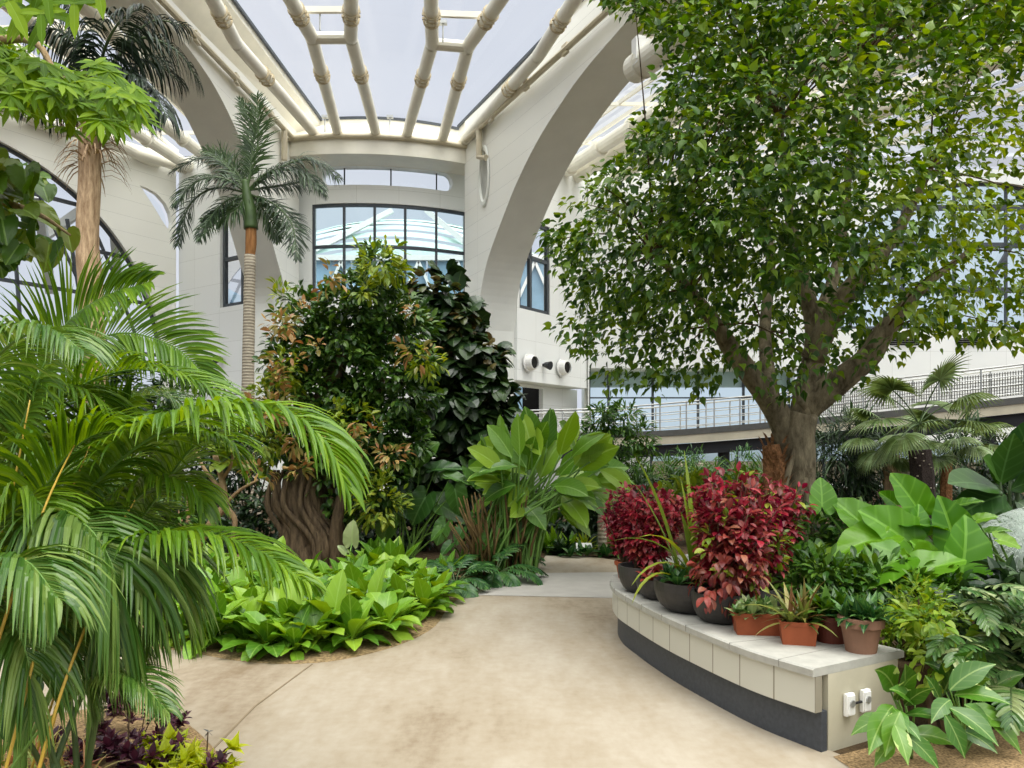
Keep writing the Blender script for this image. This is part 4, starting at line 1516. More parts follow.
# ================================================================== centre: banyan, dark broadleaf tree
BY = 10.7
t = thing('banyan', 'dense bushy tree with bronze young leaves above a dark root-wrapped trunk', 'tree', G(315, 566))
mb = MB()
branch(mb, [P(308, 572, BY), P(307, 540, BY), P(305, 490, BY), P(308, 440, BY), P(330, 390, BY), P(350, 330, BY)], [.5, .36, .3, .22, .14, .06], 22, lump=.1, lobes=6)
branch(mb, [P(305, 470, BY), P(300, 420, BY), P(300, 360, BY)], [.16, .1, .05], 10)
branch(mb, [P(320, 470, BY), P(360, 430, BY), P(385, 370, BY)], [.16, .1, .05], 10)
for k in range(16):
    x = rng.uniform(285, 348)
    x2 = 300 + (x - 315) * .6 + rng.normal() * 8
    yy = BY - .36 - rng.random() * .12 + abs(x - 315) / 33 * .25
    branch(mb, [P(x + rng.normal() * 5, 573, yy), P(x, 540, yy + .03), P(x2 + rng.normal() * 6, 505, yy + .06), P(x2, 470, yy + .1)], [.06, .05, .045, .02], 7, lump=.15)
branch(mb, [P(334, 572, BY - .3), P(336, 530, BY - .35), P(341, 500, BY - .35), P(345, 482, BY - .3)], [.09, .08, .07, .05], 10, lump=.15)
mb.build('trunk', BK['ficus'], t, smooth=True)
bl = PB([(380, 275, 22), (372, 300, 30), (345, 320, 38), (308, 318, 28), (400, 330, 32), (345, 365, 48), (290, 360, 26), (395, 385, 40), (310, 405, 44), (360, 425, 45), (285, 440, 30), (330, 465, 38), (375, 478, 34), (400, 440, 26), (350, 505, 24)], BY)
cp, cd = blob_pts(bl, 1500, .5)
mb = MB()
clusters(mb, cp, cd, 9, .125, .03, OV, droop=.8, spread=.9, clen=.2, fold=.25)
mb.build('foliage', LM['ficus'], t)
mb = MB()
cb = PB([(283, 325, 10), (300, 312, 8), (290, 355, 12), (275, 385, 10), (318, 348, 10), (415, 350, 10), (300, 440, 12), (292, 430, 12), (345, 445, 12), (350, 455, 10), (372, 440, 10), (262, 470, 12), (300, 470, 10), (420, 310, 8), (270, 410, 14), (390, 455, 9), (330, 278, 8)], BY - 1.15)
cp, cd = blob_pts(cb, 95, .3)
clusters(mb, cp, cd, 7, .115, .024, OV, droop=.8, spread=.9, clen=.2)
mb.build('young_leaves', LM['bronze'], t)
mb = MB()
cb = PB([(270, 400, 20), (285, 375, 16), (382, 265, 20), (425, 360, 14), (350, 420, 16), (285, 300, 10), (380, 500, 24), (265, 440, 16), (365, 290, 16)], BY - .7)
cp, cd = blob_pts(cb, 170, .4)
clusters(mb, cp, cd, 8, .11, .022, OV, droop=.7, spread=.9, clen=.2)
mb.build('light_leaves', LM['yellowgreen'], t)

t = thing('broadleaf_tree', 'rounded tree with big dark leaves and bronze shoot tips beside the banyan', 'tree', (*G(450, 548)[:2], 0))
KY = 12.2
mb = MB()
branch(mb, [P(445, 555, KY), P(443, 490, KY), P(445, 420, KY), P(450, 340, KY)], [.16, .13, .1, .05], 10)
for x, y in ((480, 380), (430, 330), (490, 420), (425, 430)):
    branch(mb, [P(445, 440, KY), P((445 + x) / 2, (420 + y) / 2, KY), P(x, y, KY)], [.07, .05, .03], 7)
mb.build('trunk', BK['tree'], t, smooth=True)
bl = PB([(432, 300, 24), (456, 312, 20), (440, 345, 32), (468, 355, 28), (484, 385, 26), (455, 400, 40), (490, 415, 20), (425, 400, 30), (450, 450, 34), (420, 455, 24), (480, 440, 20), (500, 400, 14), (430, 480, 22), (465, 475, 22), (495, 455, 12)], KY)
cp, cd = blob_pts(bl, 420, .65)
mb = MB()
clusters(mb, cp, cd, 5, .26, .105, (.5, .95, 1, .9, .62, .1), droop=1.6, spread=.7, clen=.22, fold=-.14, cols=(-1, -.5, 0, .5, 1))
mb.build('foliage', LM['big_dark'], t)
mb = MB()
cp, cd = blob_pts(PB([(425, 283, 9), (445, 290, 10), (462, 325, 10), (455, 305, 8), (432, 320, 8), (487, 350, 8), (495, 365, 8), (470, 340, 6)], KY - .35), 40, .4)
clusters(mb, cp, cd, 4, .17, .06, (.5, .95, 1, .9, .62, .1), droop=1.8, spread=.8, clen=.12, fold=-.2)
mb.build('young_leaves', LM['big_bronze'], t)

# ================================================================== paddle-leaf clump (centre, beside the path)
HY = 10.2
t = thing('paddle_leaf_clump', 'big clump of upright paddle-shaped leaves on brown canes at the bend of the path', 'plant', (*G(505, 572)[:2], 0))
root0 = G(503, 572)
PL = [(500, 448, 500, 425, .9), (520, 455, 518, 418, 1.1), (545, 460, 552, 412, 1.2), (560, 455, 575, 405, 1.0), (528, 470, 535, 435, .9), (510, 470, 494, 430, .9), (490, 460, 480, 432, 1), (575, 465, 610, 430, 1.25), (580, 470, 615, 445, 1.1), (585, 478, 632, 462, 1.2), (570, 480, 612, 478, 1.1), (560, 475, 590, 448, 1.0),
      (540, 478, 560, 440, 1.2), (550, 485, 585, 488, .9), (530, 485, 510, 505, .9), (515, 485, 492, 500, .9), (500, 475, 478, 455, 1), (565, 490, 585, 515, 1.05), (525, 490, 520, 510, 1), (600, 470, 622, 490, .8), (560, 492, 600, 500, .9), (545, 492, 535, 518, .8), (505, 480, 500, 450, .9), (575, 455, 560, 418, 1), (540, 455, 530, 422, .9), (590, 462, 605, 448, 1), (520, 500, 545, 530, .8), (510, 490, 480, 485, .9), (595, 480, 625, 480, 1), (535, 450, 545, 428, .9), (550, 470, 555, 430, 1.2), (585, 485, 610, 510, .9)]
for k in range(72):
    a_ = rng.uniform(-.5, 3.6) if k < 50 else -rng.uniform(.1, 3.0)
    r_ = rng.uniform(.25, 1)
    bx_, by_ = 542 + math.cos(a_) * 48 * r_, 482 - math.sin(a_) * 34 * r_
    PL.append((bx_, by_, bx_ + math.cos(a_) * 34 + rng.normal() * 8, by_ - math.sin(a_) * 26 + rng.normal() * 10, 1))
for k, (bx, by, tx, ty, s) in enumerate(PL):
    yy = HY + rng.uniform(-.7, .7)
    b_, t_ = P(bx, by, yy), P(tx, ty, yy + rng.uniform(-.5, .3))
    L = max(.5, np.linalg.norm(t_ - b_)) * rng.uniform(.9, 1.1)
    mb = MB()
    blades(mb, [b_], [t_ - b_ + (0, 0, .12)], [nrm(np.array([rng.normal() * .45, -.8 + rng.normal() * .2, .75]))], L, L * rng.uniform(.2, .25), .6, PADDLE, (-1, -.6, -.3, 0, .3, .6, 1), .22, 0, wave=.08)
    lf = mb.build('leaf', LM['paddle'], t, smooth=True)
    q = root0 + (rng.uniform(-.45, .45), rng.uniform(-.35, .35), 0)
    mb = MB()
    mb.tube(catmull([q, q * .6 + b_ * .4 + (0, 0, .25), b_], 5), [.02, .016, .01], 6)
    mb.build('stalk', M['stem_green'], lf, smooth=True)
for k in range(80):
    mb = MB()
    q = root0 + (rng.uniform(-.48, .48), rng.uniform(-.4, .4), 0)
    h = rng.uniform(.6, 1.05)
    mb.tube([q, q + (rng.normal() * .05, rng.normal() * .05, h * .5), q + (q - root0) * .4 + (0, 0, h)], [.018, .016, .01], 5)
    mb.build('cane', M['cane'], t, smooth=True)

# ================================================================== generic builders for plants


def rosette(mb, c, n, L, W, el=(20, 75), droop=1.2, prof=OV, cols=(-1, -.5, 0, .5, 1), fold=.22, wave=.05, stalk=.0, mat=0):
    c = np.asarray(c, float)
    az = np.arange(n) * 2.4 + rng.random() * 6
    elv = np.radians(np.linspace(el[0], el[1], n) + rng.normal(size=n) * 6)
    d = np.stack([np.cos(az) * np.cos(elv), np.sin(az) * np.cos(elv), np.sin(elv)], 1)
    base = c + d * stalk
    l = L * rng.uniform(.75, 1.15, n)
    blades(mb, base, d, (0, 0, 1), l, l * W / L, droop * rng.uniform(.7, 1.2, n), prof, cols, fold, mat, wave=wave)
    return base, d


def ear_plant(name, label, cat, base, leaves, mat, stem='stem_green', group=None, width=.42):
    """leaves: (base column, row, tip column, row, distance, how far the face tips up)."""
    t = thing(name, label, cat, base, group)
    base = np.asarray(base, float)
    for bx, by, tx, ty, yy, upn in leaves:
        b_, t_ = P(bx, by, yy), P(tx, ty, yy + rng.uniform(-.08, .08))
        mb = MB()
        heart(mb, b_, t_, (rng.normal() * .12, -1, upn), width=width, wavy=.025)
        lf = mb.build('leaf', LM[mat], t, smooth=True)
        mb = MB()
        q = base + (rng.normal() * .06, rng.normal() * .06, 0)
        mb.tube(catmull([q, q * .55 + b_ * .45 + (0, .03, .08), b_ + (0, .02, 0)], 5), [.016, .012, .007], 6)
        mb.build('stalk', M[stem], lf, smooth=True)
    return t


def shrub(name, label, cat, base, blobs, n, k, L, W, mat, prof=OV, droop=.7, spread=.9, clen=.15, shell=.5, stems=5, stem_mat='twig', group=None, fold=.25, extra=None, upb=0.0, cols=(-1, 0, 1)):
    t = thing(name, label, cat, base, group)
    base = np.asarray(base, float)
    mb = MB()
    for i in range(stems):
        b = blobs[rng.integers(len(blobs))]
        q = base + (rng.normal() * .06, rng.normal() * .06, 0)
        e_ = np.array(b[:3]) + rng.normal(size=3) * b[3] * .3
        branch(mb, [q, q * .5 + e_ * .5 + rng.normal(size=3) * .05, e_], [.025, .015, .006], 6, n=4)
    mb.build('stem', M[stem_mat] if stem_mat in M else BK[stem_mat], t, smooth=True)
    mb = MB()
    cp, cd = blob_pts(blobs, n, shell)
    clusters(mb, cp, cd, k, L, W, prof, droop, spread, clen, fold, upb=upb, cols=cols)
    mb.build('foliage', LM[mat], t)
    if extra:
        mb = MB()
        cp, cd = blob_pts(extra[1], extra[2], .3)
        clusters(mb, cp, cd, k, L, W, prof, droop, spread, clen, fold)
        mb.build('coloured_leaves', LM[extra[0]], t)
    return t


# ================================================================== groundcover bed on the left
protos = []
for v in range(5):
    mb = MB()
    rosette(mb, (0, 0, .05), 17 + v % 3, .31, .068, (6, 70), 1.15, (.1, .22, .72, 1, .98, .7, .06), (-1, -.5, 0, .5, 1), .3, .08)
    o = mb.build('groundcover_plant', LM['hosta'], smooth=True)
    protos.append(o)
bed = [tuple(G(*q)[:2]) for q in ((176, 642), (240, 655), (290, 658), (330, 655), (388, 641), (430, 619), (438, 602), (404, 585), (352, 582), (335, 590), (290, 590), (262, 580), (210, 580), (170, 590), (120, 605))]
spots = []
tries = 0
while len(spots) < 125 and tries < 30000:
    tries += 1
    x, y = rng.uniform(-4.8, -.3), rng.uniform(5.9, 10.2)
    if inside(x, y, bed) and all((x - a) ** 2 + (y - b) ** 2 > .215 ** 2 for a, b in spots):
        spots.append((x, y))
GL = 'low bright green plant with broad glossy leaves carpeting the bed under the banyan'
for i, (x, y) in enumerate(spots):
    o = protos[i] if i < 5 else protos[i % 5].copy()
    if i >= 5:
        COL.objects.link(o)
    o.location = (x, y, 0)
    s = rng.uniform(.95, 1.3)
    o.scale = (s, s, s * rng.uniform(.95, 1.25))
    o.rotation_euler = (0, 0, rng.uniform(0, 6.28))
    tag(o, GL, 'groundcover plant', 'groundcover plants in the bed under the banyan')
# soil mound of the bed, with an earth edge toward the path
mb = MB()
edge = [tuple(G(*q)[:2]) for q in ((120, 640), (185, 650), (240, 660), (290, 663), (340, 659), (395, 645), (430, 627), (445, 606), (468, 590), (440, 570), (330, 556), (180, 560), (60, 590))]
ed = catmull(edge, 4, closed=True)
cen = ed.mean(0)
V = []
for f, z in ((1.035, .013), (.96, .022), (.8, .04), (.3, .07)):
    V += [(*(cen + (q - cen) * f), z) for q in ed]
k = len(ed)
fs = [(r_ * k + i, r_ * k + (i + 1) % k, (r_ + 1) * k + (i + 1) % k, (r_ + 1) * k + i) for r_ in range(3) for i in range(k)] + [tuple(range(3 * k, 4 * k))]
mb.add(V, fs)
M['bed_edge'] = plain('bed_earth', (140, 120, 88), .95, .1, var=.4, scale=40)
struct(mb.build('floor_bed', M['bed_edge']))

# taller broad upright plants at the far end of the bed
UP = [(392, 582, 9.0, .62, 11, 'tall upright broad-leaved plant with pale green blades beside the banyan trunk'), (372, 577, 9.4, .5, 8, 'middling upright broad-leaved plant tucked against the banyan roots'), (445, 585, 9.3, .42, 7, 'short yellow-green upright plant between the fern leaves and the bed')]
for px, py, yy, L, n, lab in UP:
    mb = MB()
    c = G(px, py)
    rosette(mb, c, n, L, L * .17, (50, 86), .45, (.1, .25, .7, 1, .95, .6, .04), (-1, -.5, 0, .5, 1), .3, .06)
    tag(mb.build('upright_plant', LM['hosta'], smooth=True), lab, 'plant')
ear_plant('arrowhead_plant', 'single pale arrowhead leaf plant beside the banyan roots', 'plant', G(352, 585), [(352, 541, 352, 520, 9.3, .5), (345, 552, 338, 545, 9.3, .9)], 'silver')

# dark green elephant ears behind the bed
EB = G(405, 562)
ear_plant('shade_elephant_ear', 'dark green elephant ear plant with wide level leaves behind the bed', 'plant', EB,
          [(385, 470, 372, 492, 10.8, 2), (420, 458, 438, 440, 10.9, .6), (400, 483, 385, 472, 11, .5), (378, 504, 352, 503, 10.6, 3), (412, 480, 398, 462, 11, .3), (450, 478, 475, 482, 10.7, 2.5), (455, 490, 460, 515, 10.6, .8), (435, 470, 465, 465, 10.9, 2.5), (400, 500, 425, 520, 10.9, .8), (425, 498, 410, 525, 10.8, .8), (470, 470, 485, 490, 10.8, 1), (440, 505, 470, 520, 10.9, 1.2), (445, 525, 435, 545, 10.5, 1.2), (470, 520, 482, 535, 10.5, 1.5), (390, 520, 380, 545, 10.8, 1.0)], 'ear_dark', width=.44)
ear_plant('spade_leaf_plant', 'dark plant with spade-shaped leaves between the banyan and the paddle leaves', 'plant', G(460, 566),
          [(462, 530, 455, 545, 10.0, 1.5), (478, 520, 492, 532, 10.0, 1.5), (450, 545, 440, 555, 9.8, 1.5), (485, 540, 475, 555, 9.8, 1.5), (500, 545, 505, 560, 9.8, 1), (440, 530, 430, 540, 10, 1.5)], 'ear_dark')

# feathery philodendrons along the path edge
for i, (px, py, s, lab) in enumerate(((455, 590, 1.0, 'deep-cut fern-like plant with arching leaves at the path edge, the one beside the groundcover bed'), (495, 581, 1.1, 'deep-cut fern-like plant with arching leaves at the path edge, under the paddle-leaf clump'), (425, 582, .8, 'smaller deep-cut fern-like plant wedged behind the groundcover plants'), (520, 570, .7, 'small deep-cut fern-like plant on the corner where the path bends'))):
    c = G(px, py)
    t = thing('cut_leaf_fern', lab, 'fern', c)
    for k in range(13):
        az = k * 2.4 + i
        mb = MB()
        frond(mb, arc_path(c + (0, 0, .05), (math.cos(az), math.sin(az) - .15, rng.uniform(.5, 1.5)), .62 * s * rng.uniform(.8, 1.1), 1.5), .16 * s, .018 * s, n=14, start=.35, ang=(75, 35), droop=.9, lift=.1, r0=.008, prof=(.7, 1, .9, .7, .05), jitter=.05)
        mb.build('frond', [LM['fern'], M['stem_dark']], t)

# bushes behind, in the middle of the picture
shrub('fine_leaf_tree', 'bushy small-leaved tree in front of the ramp railing by the white wall', 'tree', G(615, 530), PB([(600, 424, 15), (625, 418, 14), (640, 436, 12), (588, 436, 12), (615, 448, 18), (646, 448, 8), (628, 466, 16), (603, 412, 9), (612, 480, 16)], 13.5), 420, 7, .13, .017, 'mid', droop=.9, stems=10)
for i, (lab, pts, base, Y, mat, L, Wd, n) in enumerate((
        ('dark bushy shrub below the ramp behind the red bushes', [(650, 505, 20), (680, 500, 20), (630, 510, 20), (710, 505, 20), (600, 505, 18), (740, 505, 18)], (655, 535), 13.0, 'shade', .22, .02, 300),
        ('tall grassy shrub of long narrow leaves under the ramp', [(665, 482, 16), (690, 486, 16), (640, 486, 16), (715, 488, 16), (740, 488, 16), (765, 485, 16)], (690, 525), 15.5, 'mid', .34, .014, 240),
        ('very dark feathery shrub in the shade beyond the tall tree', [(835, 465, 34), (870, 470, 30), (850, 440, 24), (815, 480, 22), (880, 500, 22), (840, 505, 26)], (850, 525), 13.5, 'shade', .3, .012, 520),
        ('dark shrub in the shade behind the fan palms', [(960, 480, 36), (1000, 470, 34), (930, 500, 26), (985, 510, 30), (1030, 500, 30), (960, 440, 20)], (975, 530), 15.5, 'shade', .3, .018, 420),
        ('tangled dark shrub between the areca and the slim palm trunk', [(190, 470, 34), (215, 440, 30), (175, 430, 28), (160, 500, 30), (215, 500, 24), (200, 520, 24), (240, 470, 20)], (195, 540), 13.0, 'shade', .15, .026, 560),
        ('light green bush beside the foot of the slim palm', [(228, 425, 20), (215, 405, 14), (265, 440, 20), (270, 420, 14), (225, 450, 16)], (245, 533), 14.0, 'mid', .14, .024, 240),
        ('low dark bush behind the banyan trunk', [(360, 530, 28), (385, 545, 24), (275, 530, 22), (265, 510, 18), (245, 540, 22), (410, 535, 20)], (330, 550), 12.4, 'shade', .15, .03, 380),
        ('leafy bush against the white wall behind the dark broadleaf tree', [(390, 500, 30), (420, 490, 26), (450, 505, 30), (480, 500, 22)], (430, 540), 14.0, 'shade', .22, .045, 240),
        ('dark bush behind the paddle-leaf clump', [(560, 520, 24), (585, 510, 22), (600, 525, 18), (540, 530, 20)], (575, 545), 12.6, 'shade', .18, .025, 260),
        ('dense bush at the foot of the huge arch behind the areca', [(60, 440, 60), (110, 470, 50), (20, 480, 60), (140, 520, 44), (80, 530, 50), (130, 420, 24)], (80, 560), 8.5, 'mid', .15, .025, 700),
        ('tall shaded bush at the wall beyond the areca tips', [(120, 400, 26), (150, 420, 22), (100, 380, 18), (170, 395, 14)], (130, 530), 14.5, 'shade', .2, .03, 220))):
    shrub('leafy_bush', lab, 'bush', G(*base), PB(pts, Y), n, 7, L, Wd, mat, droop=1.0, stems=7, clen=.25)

# frangipani stems on the left
o = thing('bare_stem_shrub', 'crooked tan stems of a shrub showing between the areca and the banyan', 'shrub', G(213, 552))
mb = MB()
FY = 11.6
for pts, r in (([(198, 545), (212, 522), (224, 505), (222, 480), (215, 455)], .07), ([(224, 505), (235, 520), (232, 540)], .05), ([(222, 490), (205, 470), (195, 450)], .035), ([(224, 505), (240, 490), (258, 480)], .03), ([(186, 540), (188, 520), (186, 495)], .04), ([(182, 540), (180, 505), (183, 480)], .035), ([(222, 480), (232, 462), (230, 440)], .03)):
    branch(mb, [P(x, y, FY) for x, y in pts], [r, r * .8, r * .6], 8)
mb.build('stem', BK['tan'], o, smooth=True)
mb = MB()
c = np.array([P(x, y, FY) for x, y in ((222, 462), (230, 470), (195, 450), (230, 440), (258, 480))])
clusters(mb, c, rdir(5), 6, .3, .09, OV, 1.2, .8, .1)
mb.build('foliage', LM['yellowgreen'], o)

# small tree trunk behind the paddle leaves with label and low plants at the end of the path
o = thing('banana_plant', 'slender pale-stemmed plant standing at the end of the path', 'plant', G(603, 556))
mb = MB()
branch(mb, [G(603, 556), P(602, 530, 11.6), P(601, 500, 11.6), P(598, 478, 11.6)], [.075, .065, .055, .04], 10)
mb.build('stem', BK['royal'], o, smooth=True)
mb = MB()
blades(mb, np.repeat([P(599, 480, 11.6)], 5, 0), [(-1, -.2, .3), (.8, -.4, .4), (.3, .5, .8), (.4, -.8, .2), (-.6, -.6, -.1)], (0, 0, 1), .6, .1, 1.3, PADDLE, (-1, -.5, 0, .5, 1), .2)
mb.build('leaf', LM['paddle'], o, smooth=True)
mb = MB()
q = G(584, 556)
mb.tube([q, q + (0, 0, .13)], .012, 6)
lab = thing('plant_label', 'small white plant label on a stake at the end of the path', 'sign', q)
mb.build('stake', M['steel'], lab)
mb = MB()
mb.add([q + (x * .12, y * .05 - .0, .13 + y * .05 + h) for h in (0, .012) for x, y in ((-1, -1), (1, -1), (1, 1), (-1, 1))], [(0, 1, 2, 3), (4, 5, 6, 7), (0, 1, 5, 4), (1, 2, 6, 5), (2, 3, 7, 6), (3, 0, 4, 7)])
mb.build('plate', M['white'], lab)
for i, (lab, px, py, mat, L, Wd, n, dr) in enumerate((('pale green low plant to the near side of the white plant label', 600, 553, 'yellowgreen', .32, .03, 40, .8), ('dark low plant in front of the white plant label', 570, 556, 'shade', .25, .05, 34, 1), ('low dark plant between the label and the pale low plant', 590, 558, 'fern', .22, .05, 30, 1), ('bright tuft of low leaves beside the paddle-leaf canes', 560, 552, 'hosta', .4, .05, 24, 1), ('green low tuft at the tip of the bench planter', 618, 556, 'mid', .3, .035, 36, .9))):
    mb = MB()
    c = G(px, py)
    for k in range(5):
        rosette(mb, c + (rng.uniform(-.3, .3), rng.uniform(-.15, .15), .02), n // 3, L, Wd, (20, 80), dr, OV, (-1, 0, 1), .2, 0)
    tag(mb.build('low_plant', LM[mat]), lab, 'plant')

# ================================================================== the curved bench planter
M['stone'] = plain('bench_stone', (170, 169, 160), .7, .3, var=.08, scale=14)
M['tile'] = panel_mat('bench_tile', (198, 196, 182), .27, 5, (140, 134, 118), .006)
M['stone_joint'] = plain('stone_joint', (138, 136, 128), .8, .1)
M['granite'] = plain('dark_granite', (66, 70, 76), .5, .4, var=.14, scale=40)
M['render'] = plain('end_wall_render', (186, 180, 158), .75, .3, var=.06, scale=5)
M['bowl'] = plain('black_bowl', (54, 52, 50), .5, .4, var=.1, scale=12)
M['terra'] = plain('terracotta', (150, 80, 50), .75, .25, var=.12, scale=9)
M['terra_dark'] = plain('dark_terracotta', (104, 52, 38), .6, .3, var=.15, scale=9)
M['clay'] = plain('brown_clay', (138, 104, 84), .75, .25, var=.1, scale=8)
M['potsoil'] = plain('potting_soil', (50, 38, 28), .95, .1, var=.3, scale=40)
CT = .46                                             # top of the coping
fr = catmull([(2.0, 8.5), (1.62, 8.15), (1.30, 7.75), (1.04, 7.25), (.89, 6.8), (.865, 6.35), (.93, 5.93), (1.03, 5.45), (1.15, 5.02), (1.36, 4.42), (1.585, 4.02)], 8)
tg = nrm(np.gradient(fr, axis=0))
nn = np.stack([-tg[:, 1], tg[:, 0]], 1)
if nn[len(nn) // 2][0] < 0:
    nn = -nn
INW = nn
bp = thing('bench_planter', 'curved stone bench planter wall with pale tiles over a dark base', 'planter', (1.2, 5.8, 0))


def strip(profile, mats, closed=True):
    """profile: (inward offset, height) around the section."""
    mb = MB()
    k = len(profile)
    s = np.concatenate([[0], np.cumsum(np.linalg.norm(np.diff(fr, axis=0), axis=1))])
    V, UV = [], []
    for i in range(len(fr)):
        for o_, z in profile:
            q = fr[i] + INW[i] * o_
            V.append((q[0], q[1], z))
            UV.append((s[-1] - s[i], z + 1.0 if True else 0))
    fs = [(i * k + j, i * k + (j + 1) % k, (i + 1) * k + (j + 1) % k, (i + 1) * k + j) for i in range(len(fr) - 1) for j in range(k)]
    fs += [tuple(range(k)), tuple((len(fr) - 1) * k + j for j in range(k))]
    mb.add(V, fs, UV)
    return mb


strip([(-.02, CT - .045), (-.02, CT - .008), (-.008, CT), (.74, CT), (.76, CT - .01), (.76, CT - .045)], 0).build('coping', M['stone'], bp)
strip([(.0, .225), (.0, CT - .047), (.05, CT - .047), (.05, .225)], 0).build('tile_face', M['tile'], bp)
strip([(.045, 0), (.045, .224), (.09, .224), (.09, 0)], 0).build('base_panel', M['granite'], bp)
strip([(.10, 0), (.10, CT - .046), (.70, CT - .046), (.70, 0)], 0).build('end_wall', M['render'], bp)
mb = MB()
for i in range(4, len(fr), 6):                          # joints across the coping stones
    a, b = fr[i] - INW[i] * .021, fr[i] + INW[i] * .74
    mb.bar((*a, CT + .0005), (*b, CT + .0005), .004, .001)
    mb.bar((*a, CT - .04), (*a, CT), .004, .001, up=(*tg[i], 0))
mb.build('joint', M['stone_joint'], bp)
# sockets on the end wall
we = fr[-1]
ed_ = np.array([*INW[-1], 0])
out_ = np.array([*tg[-1], 0])
if out_[1] > 0:
    out_ = -out_
for k, u in enumerate((.25, .385)):
    q = np.array([*we, 0]) + ed_ * u + out_ * .012 + (0, 0, .235)
    o = thing('socket_box', ['white weatherproof socket box on the end of the bench, nearer its dark base panel', 'white weatherproof socket box on the end of the bench, nearer the broad-leaved plant'][k], 'socket', q)
    mb = MB()
    rz = math.atan2(ed_[1], ed_[0])
    mb.box(q + out_ * .004, (.066, .02, .118), rz)
    mb.box(q + out_ * .018, (.052, .01, .1), rz)
    mb.build('cover', M['white'], o)
    mb = MB()
    mb.tube([q + out_ * .02 + (0, 0, .01), q + out_ * .03 + (0, 0, .01)], .019, 12)
    mb.build('knob', M['steel'], o)
mb = MB()
q = np.array([*we, 0]) + out_ * .02 + (0, 0, .235)
mb.bar(q + ed_ * .285, q + ed_ * .35, .01, .01)
tag(mb.build('conduit', M['black_col']), 'short dark conduit joining the two white socket boxes', 'cable')

# planting soil behind the bench
inn = fr + INW * .71
poly = [tuple(q) for q in inn[::-1]] + [(3.4, 8.9), (7.5, 10.0), (9.0, 7.0), (6.0, 5.6), (3.4, 5.0)]
mb = MB()
tri = mgeo.tessellate_polygon([[Vector((x, y, 0)) for x, y in poly]])
mb.add([(x, y, .36 if i < len(inn) else .30) for i, (x, y) in enumerate(poly)], [tuple(t_) for t_ in tri])
k = len(poly)
mb.add([(x, y, z) for i, (x, y) in enumerate(poly) for z in (.36 if i < len(inn) else .30, -.01)], [(2 * i, 2 * ((i + 1) % k), 2 * ((i + 1) % k) + 1, 2 * i + 1) for i in range(k)])
struct(mb.build('floor_planter_soil', M['soil']))


# ------------------------------------------------------------------ pots on the bench
def C(px, py):
    return G(px, py, CT)


def round_pot(t, c, rt, rb, h, mat, rim=.0):
    mb = MB()
    prof = [(.001, 0), (rb, 0), (rb + (rt - rb) * .5, h * .45), (rt - .004, h - rim)]
    if rim:
        prof += [(rt + .012, h - rim), (rt + .014, h)]
    else:
        prof += [(rt, h)]
    prof += [(rt - .018, h), (rt - .03, h - .035)]
    mb.lathe(prof, c, 30)
    mb.build('pot', mat, t, smooth=False)
    mb = MB()
    mb.lathe([(rt - .024, h - .035), (.001, h - .02)], c, 20)
    mb.build('potting_soil', M['potsoil'], t)


def bowl(t, c, rt, h, mat):
    mb = MB()
    pr = [(.001, 0)] + [(rt * (.48 + .52 * math.sin(a * 1.5708) ** .9), h * (1 - math.cos(a * 1.5708)) * .9) for a in np.linspace(0, 1, 8)] + [(rt, h), (rt - .02, h), (rt - .035, h - .04)]
    mb.lathe(pr, c, 34)
    mb.build('bowl', mat, t, smooth=False)
    mb = MB()
    mb.lathe([(rt - .03, h - .04), (.001, h - .015)], c, 24)
    mb.build('potting_soil', M['potsoil'], t)


def trough(t, c, l, w_, h, rz, mat):
    ca, sa = math.cos(rz), math.sin(rz)
    R_ = np.array([[ca, -sa, 0], [sa, ca, 0], [0, 0, 1]])
    V = []
    for z, s in ((0, .86), (h * .82, .97), (h * .82, 1.02), (h, 1.03), (h, .93), (h * .85, .92)):
        for x, y in ((-1, -1), (1, -1), (1, 1), (-1, 1)):
            V.append((x * l / 2 * s, y * (w_ / 2 - l / 2 * (1 - s) * .6), z))
    V = np.array(V) @ R_.T + np.asarray(c)
    fs = [(0, 3, 2, 1)] + [(r_ * 4 + j, r_ * 4 + (j + 1) % 4, (r_ + 1) * 4 + (j + 1) % 4, (r_ + 1) * 4 + j) for r_ in range(5) for j in range(4)]
    mb = MB()
    mb.add(V, fs)
    mb.build('trough', mat, t)
    mb = MB()
    mb.add(V[20:24] + (0, 0, .008), [(0, 1, 2, 3)])
    mb.build('potting_soil', M['potsoil'], t)


def stems_leaves(t, c, n, h, spread, k, L, W, mat, stem, prof=OV, droop=.9, lean=(0, 0), lo=.25, name='foliage', cl=.12, tips=None):
    """Upright leafy stems from a pot: stems, then leaf whorls up each of them."""
    c = np.asarray(c, float)
    mb, ml = MB(), MB()
    cen, dr, tip = [], [], []
    for i in range(n):
        a = rng.random() * 6.28
        r = math.sqrt(rng.random()) * spread
        top_ = c + np.array([math.cos(a) * r + lean[0], math.sin(a) * r + lean[1], h * rng.uniform(.6, 1.1) * (1 - .12 * (r / spread) ** 2)])
        b0 = c + np.array([math.cos(a) * r * .25, math.sin(a) * r * .25, 0])
        p_ = catmull([b0, b0 * .5 + top_ * .5 + (0, 0, h * .06), top_], 4)
        mb.tube(p_, [.006, .005, .003], 5)
        for f in np.linspace(lo, 1, k):
            q = p_[0] * 0 + np.array([np.interp(f, np.linspace(0, 1, len(p_)), p_[:, j]) for j in range(3)])
            cen.append(q)
            dr.append((math.cos(a) * .3, math.sin(a) * .3, .35))
            tip.append(f > .93)
    mb.build('stem', M[stem], t, smooth=True)
    cen, dr = np.array(cen), np.array(dr)
    clusters(ml, cen, dr, 5, L, W, prof, droop, 1.0, cl, .22, mats=None if tips is None else (rng.random(len(cen)) < tips[1]).astype(int))
    ml.build(name, LM[mat] if tips is None else [LM[mat], LM[tips[0]]], t)


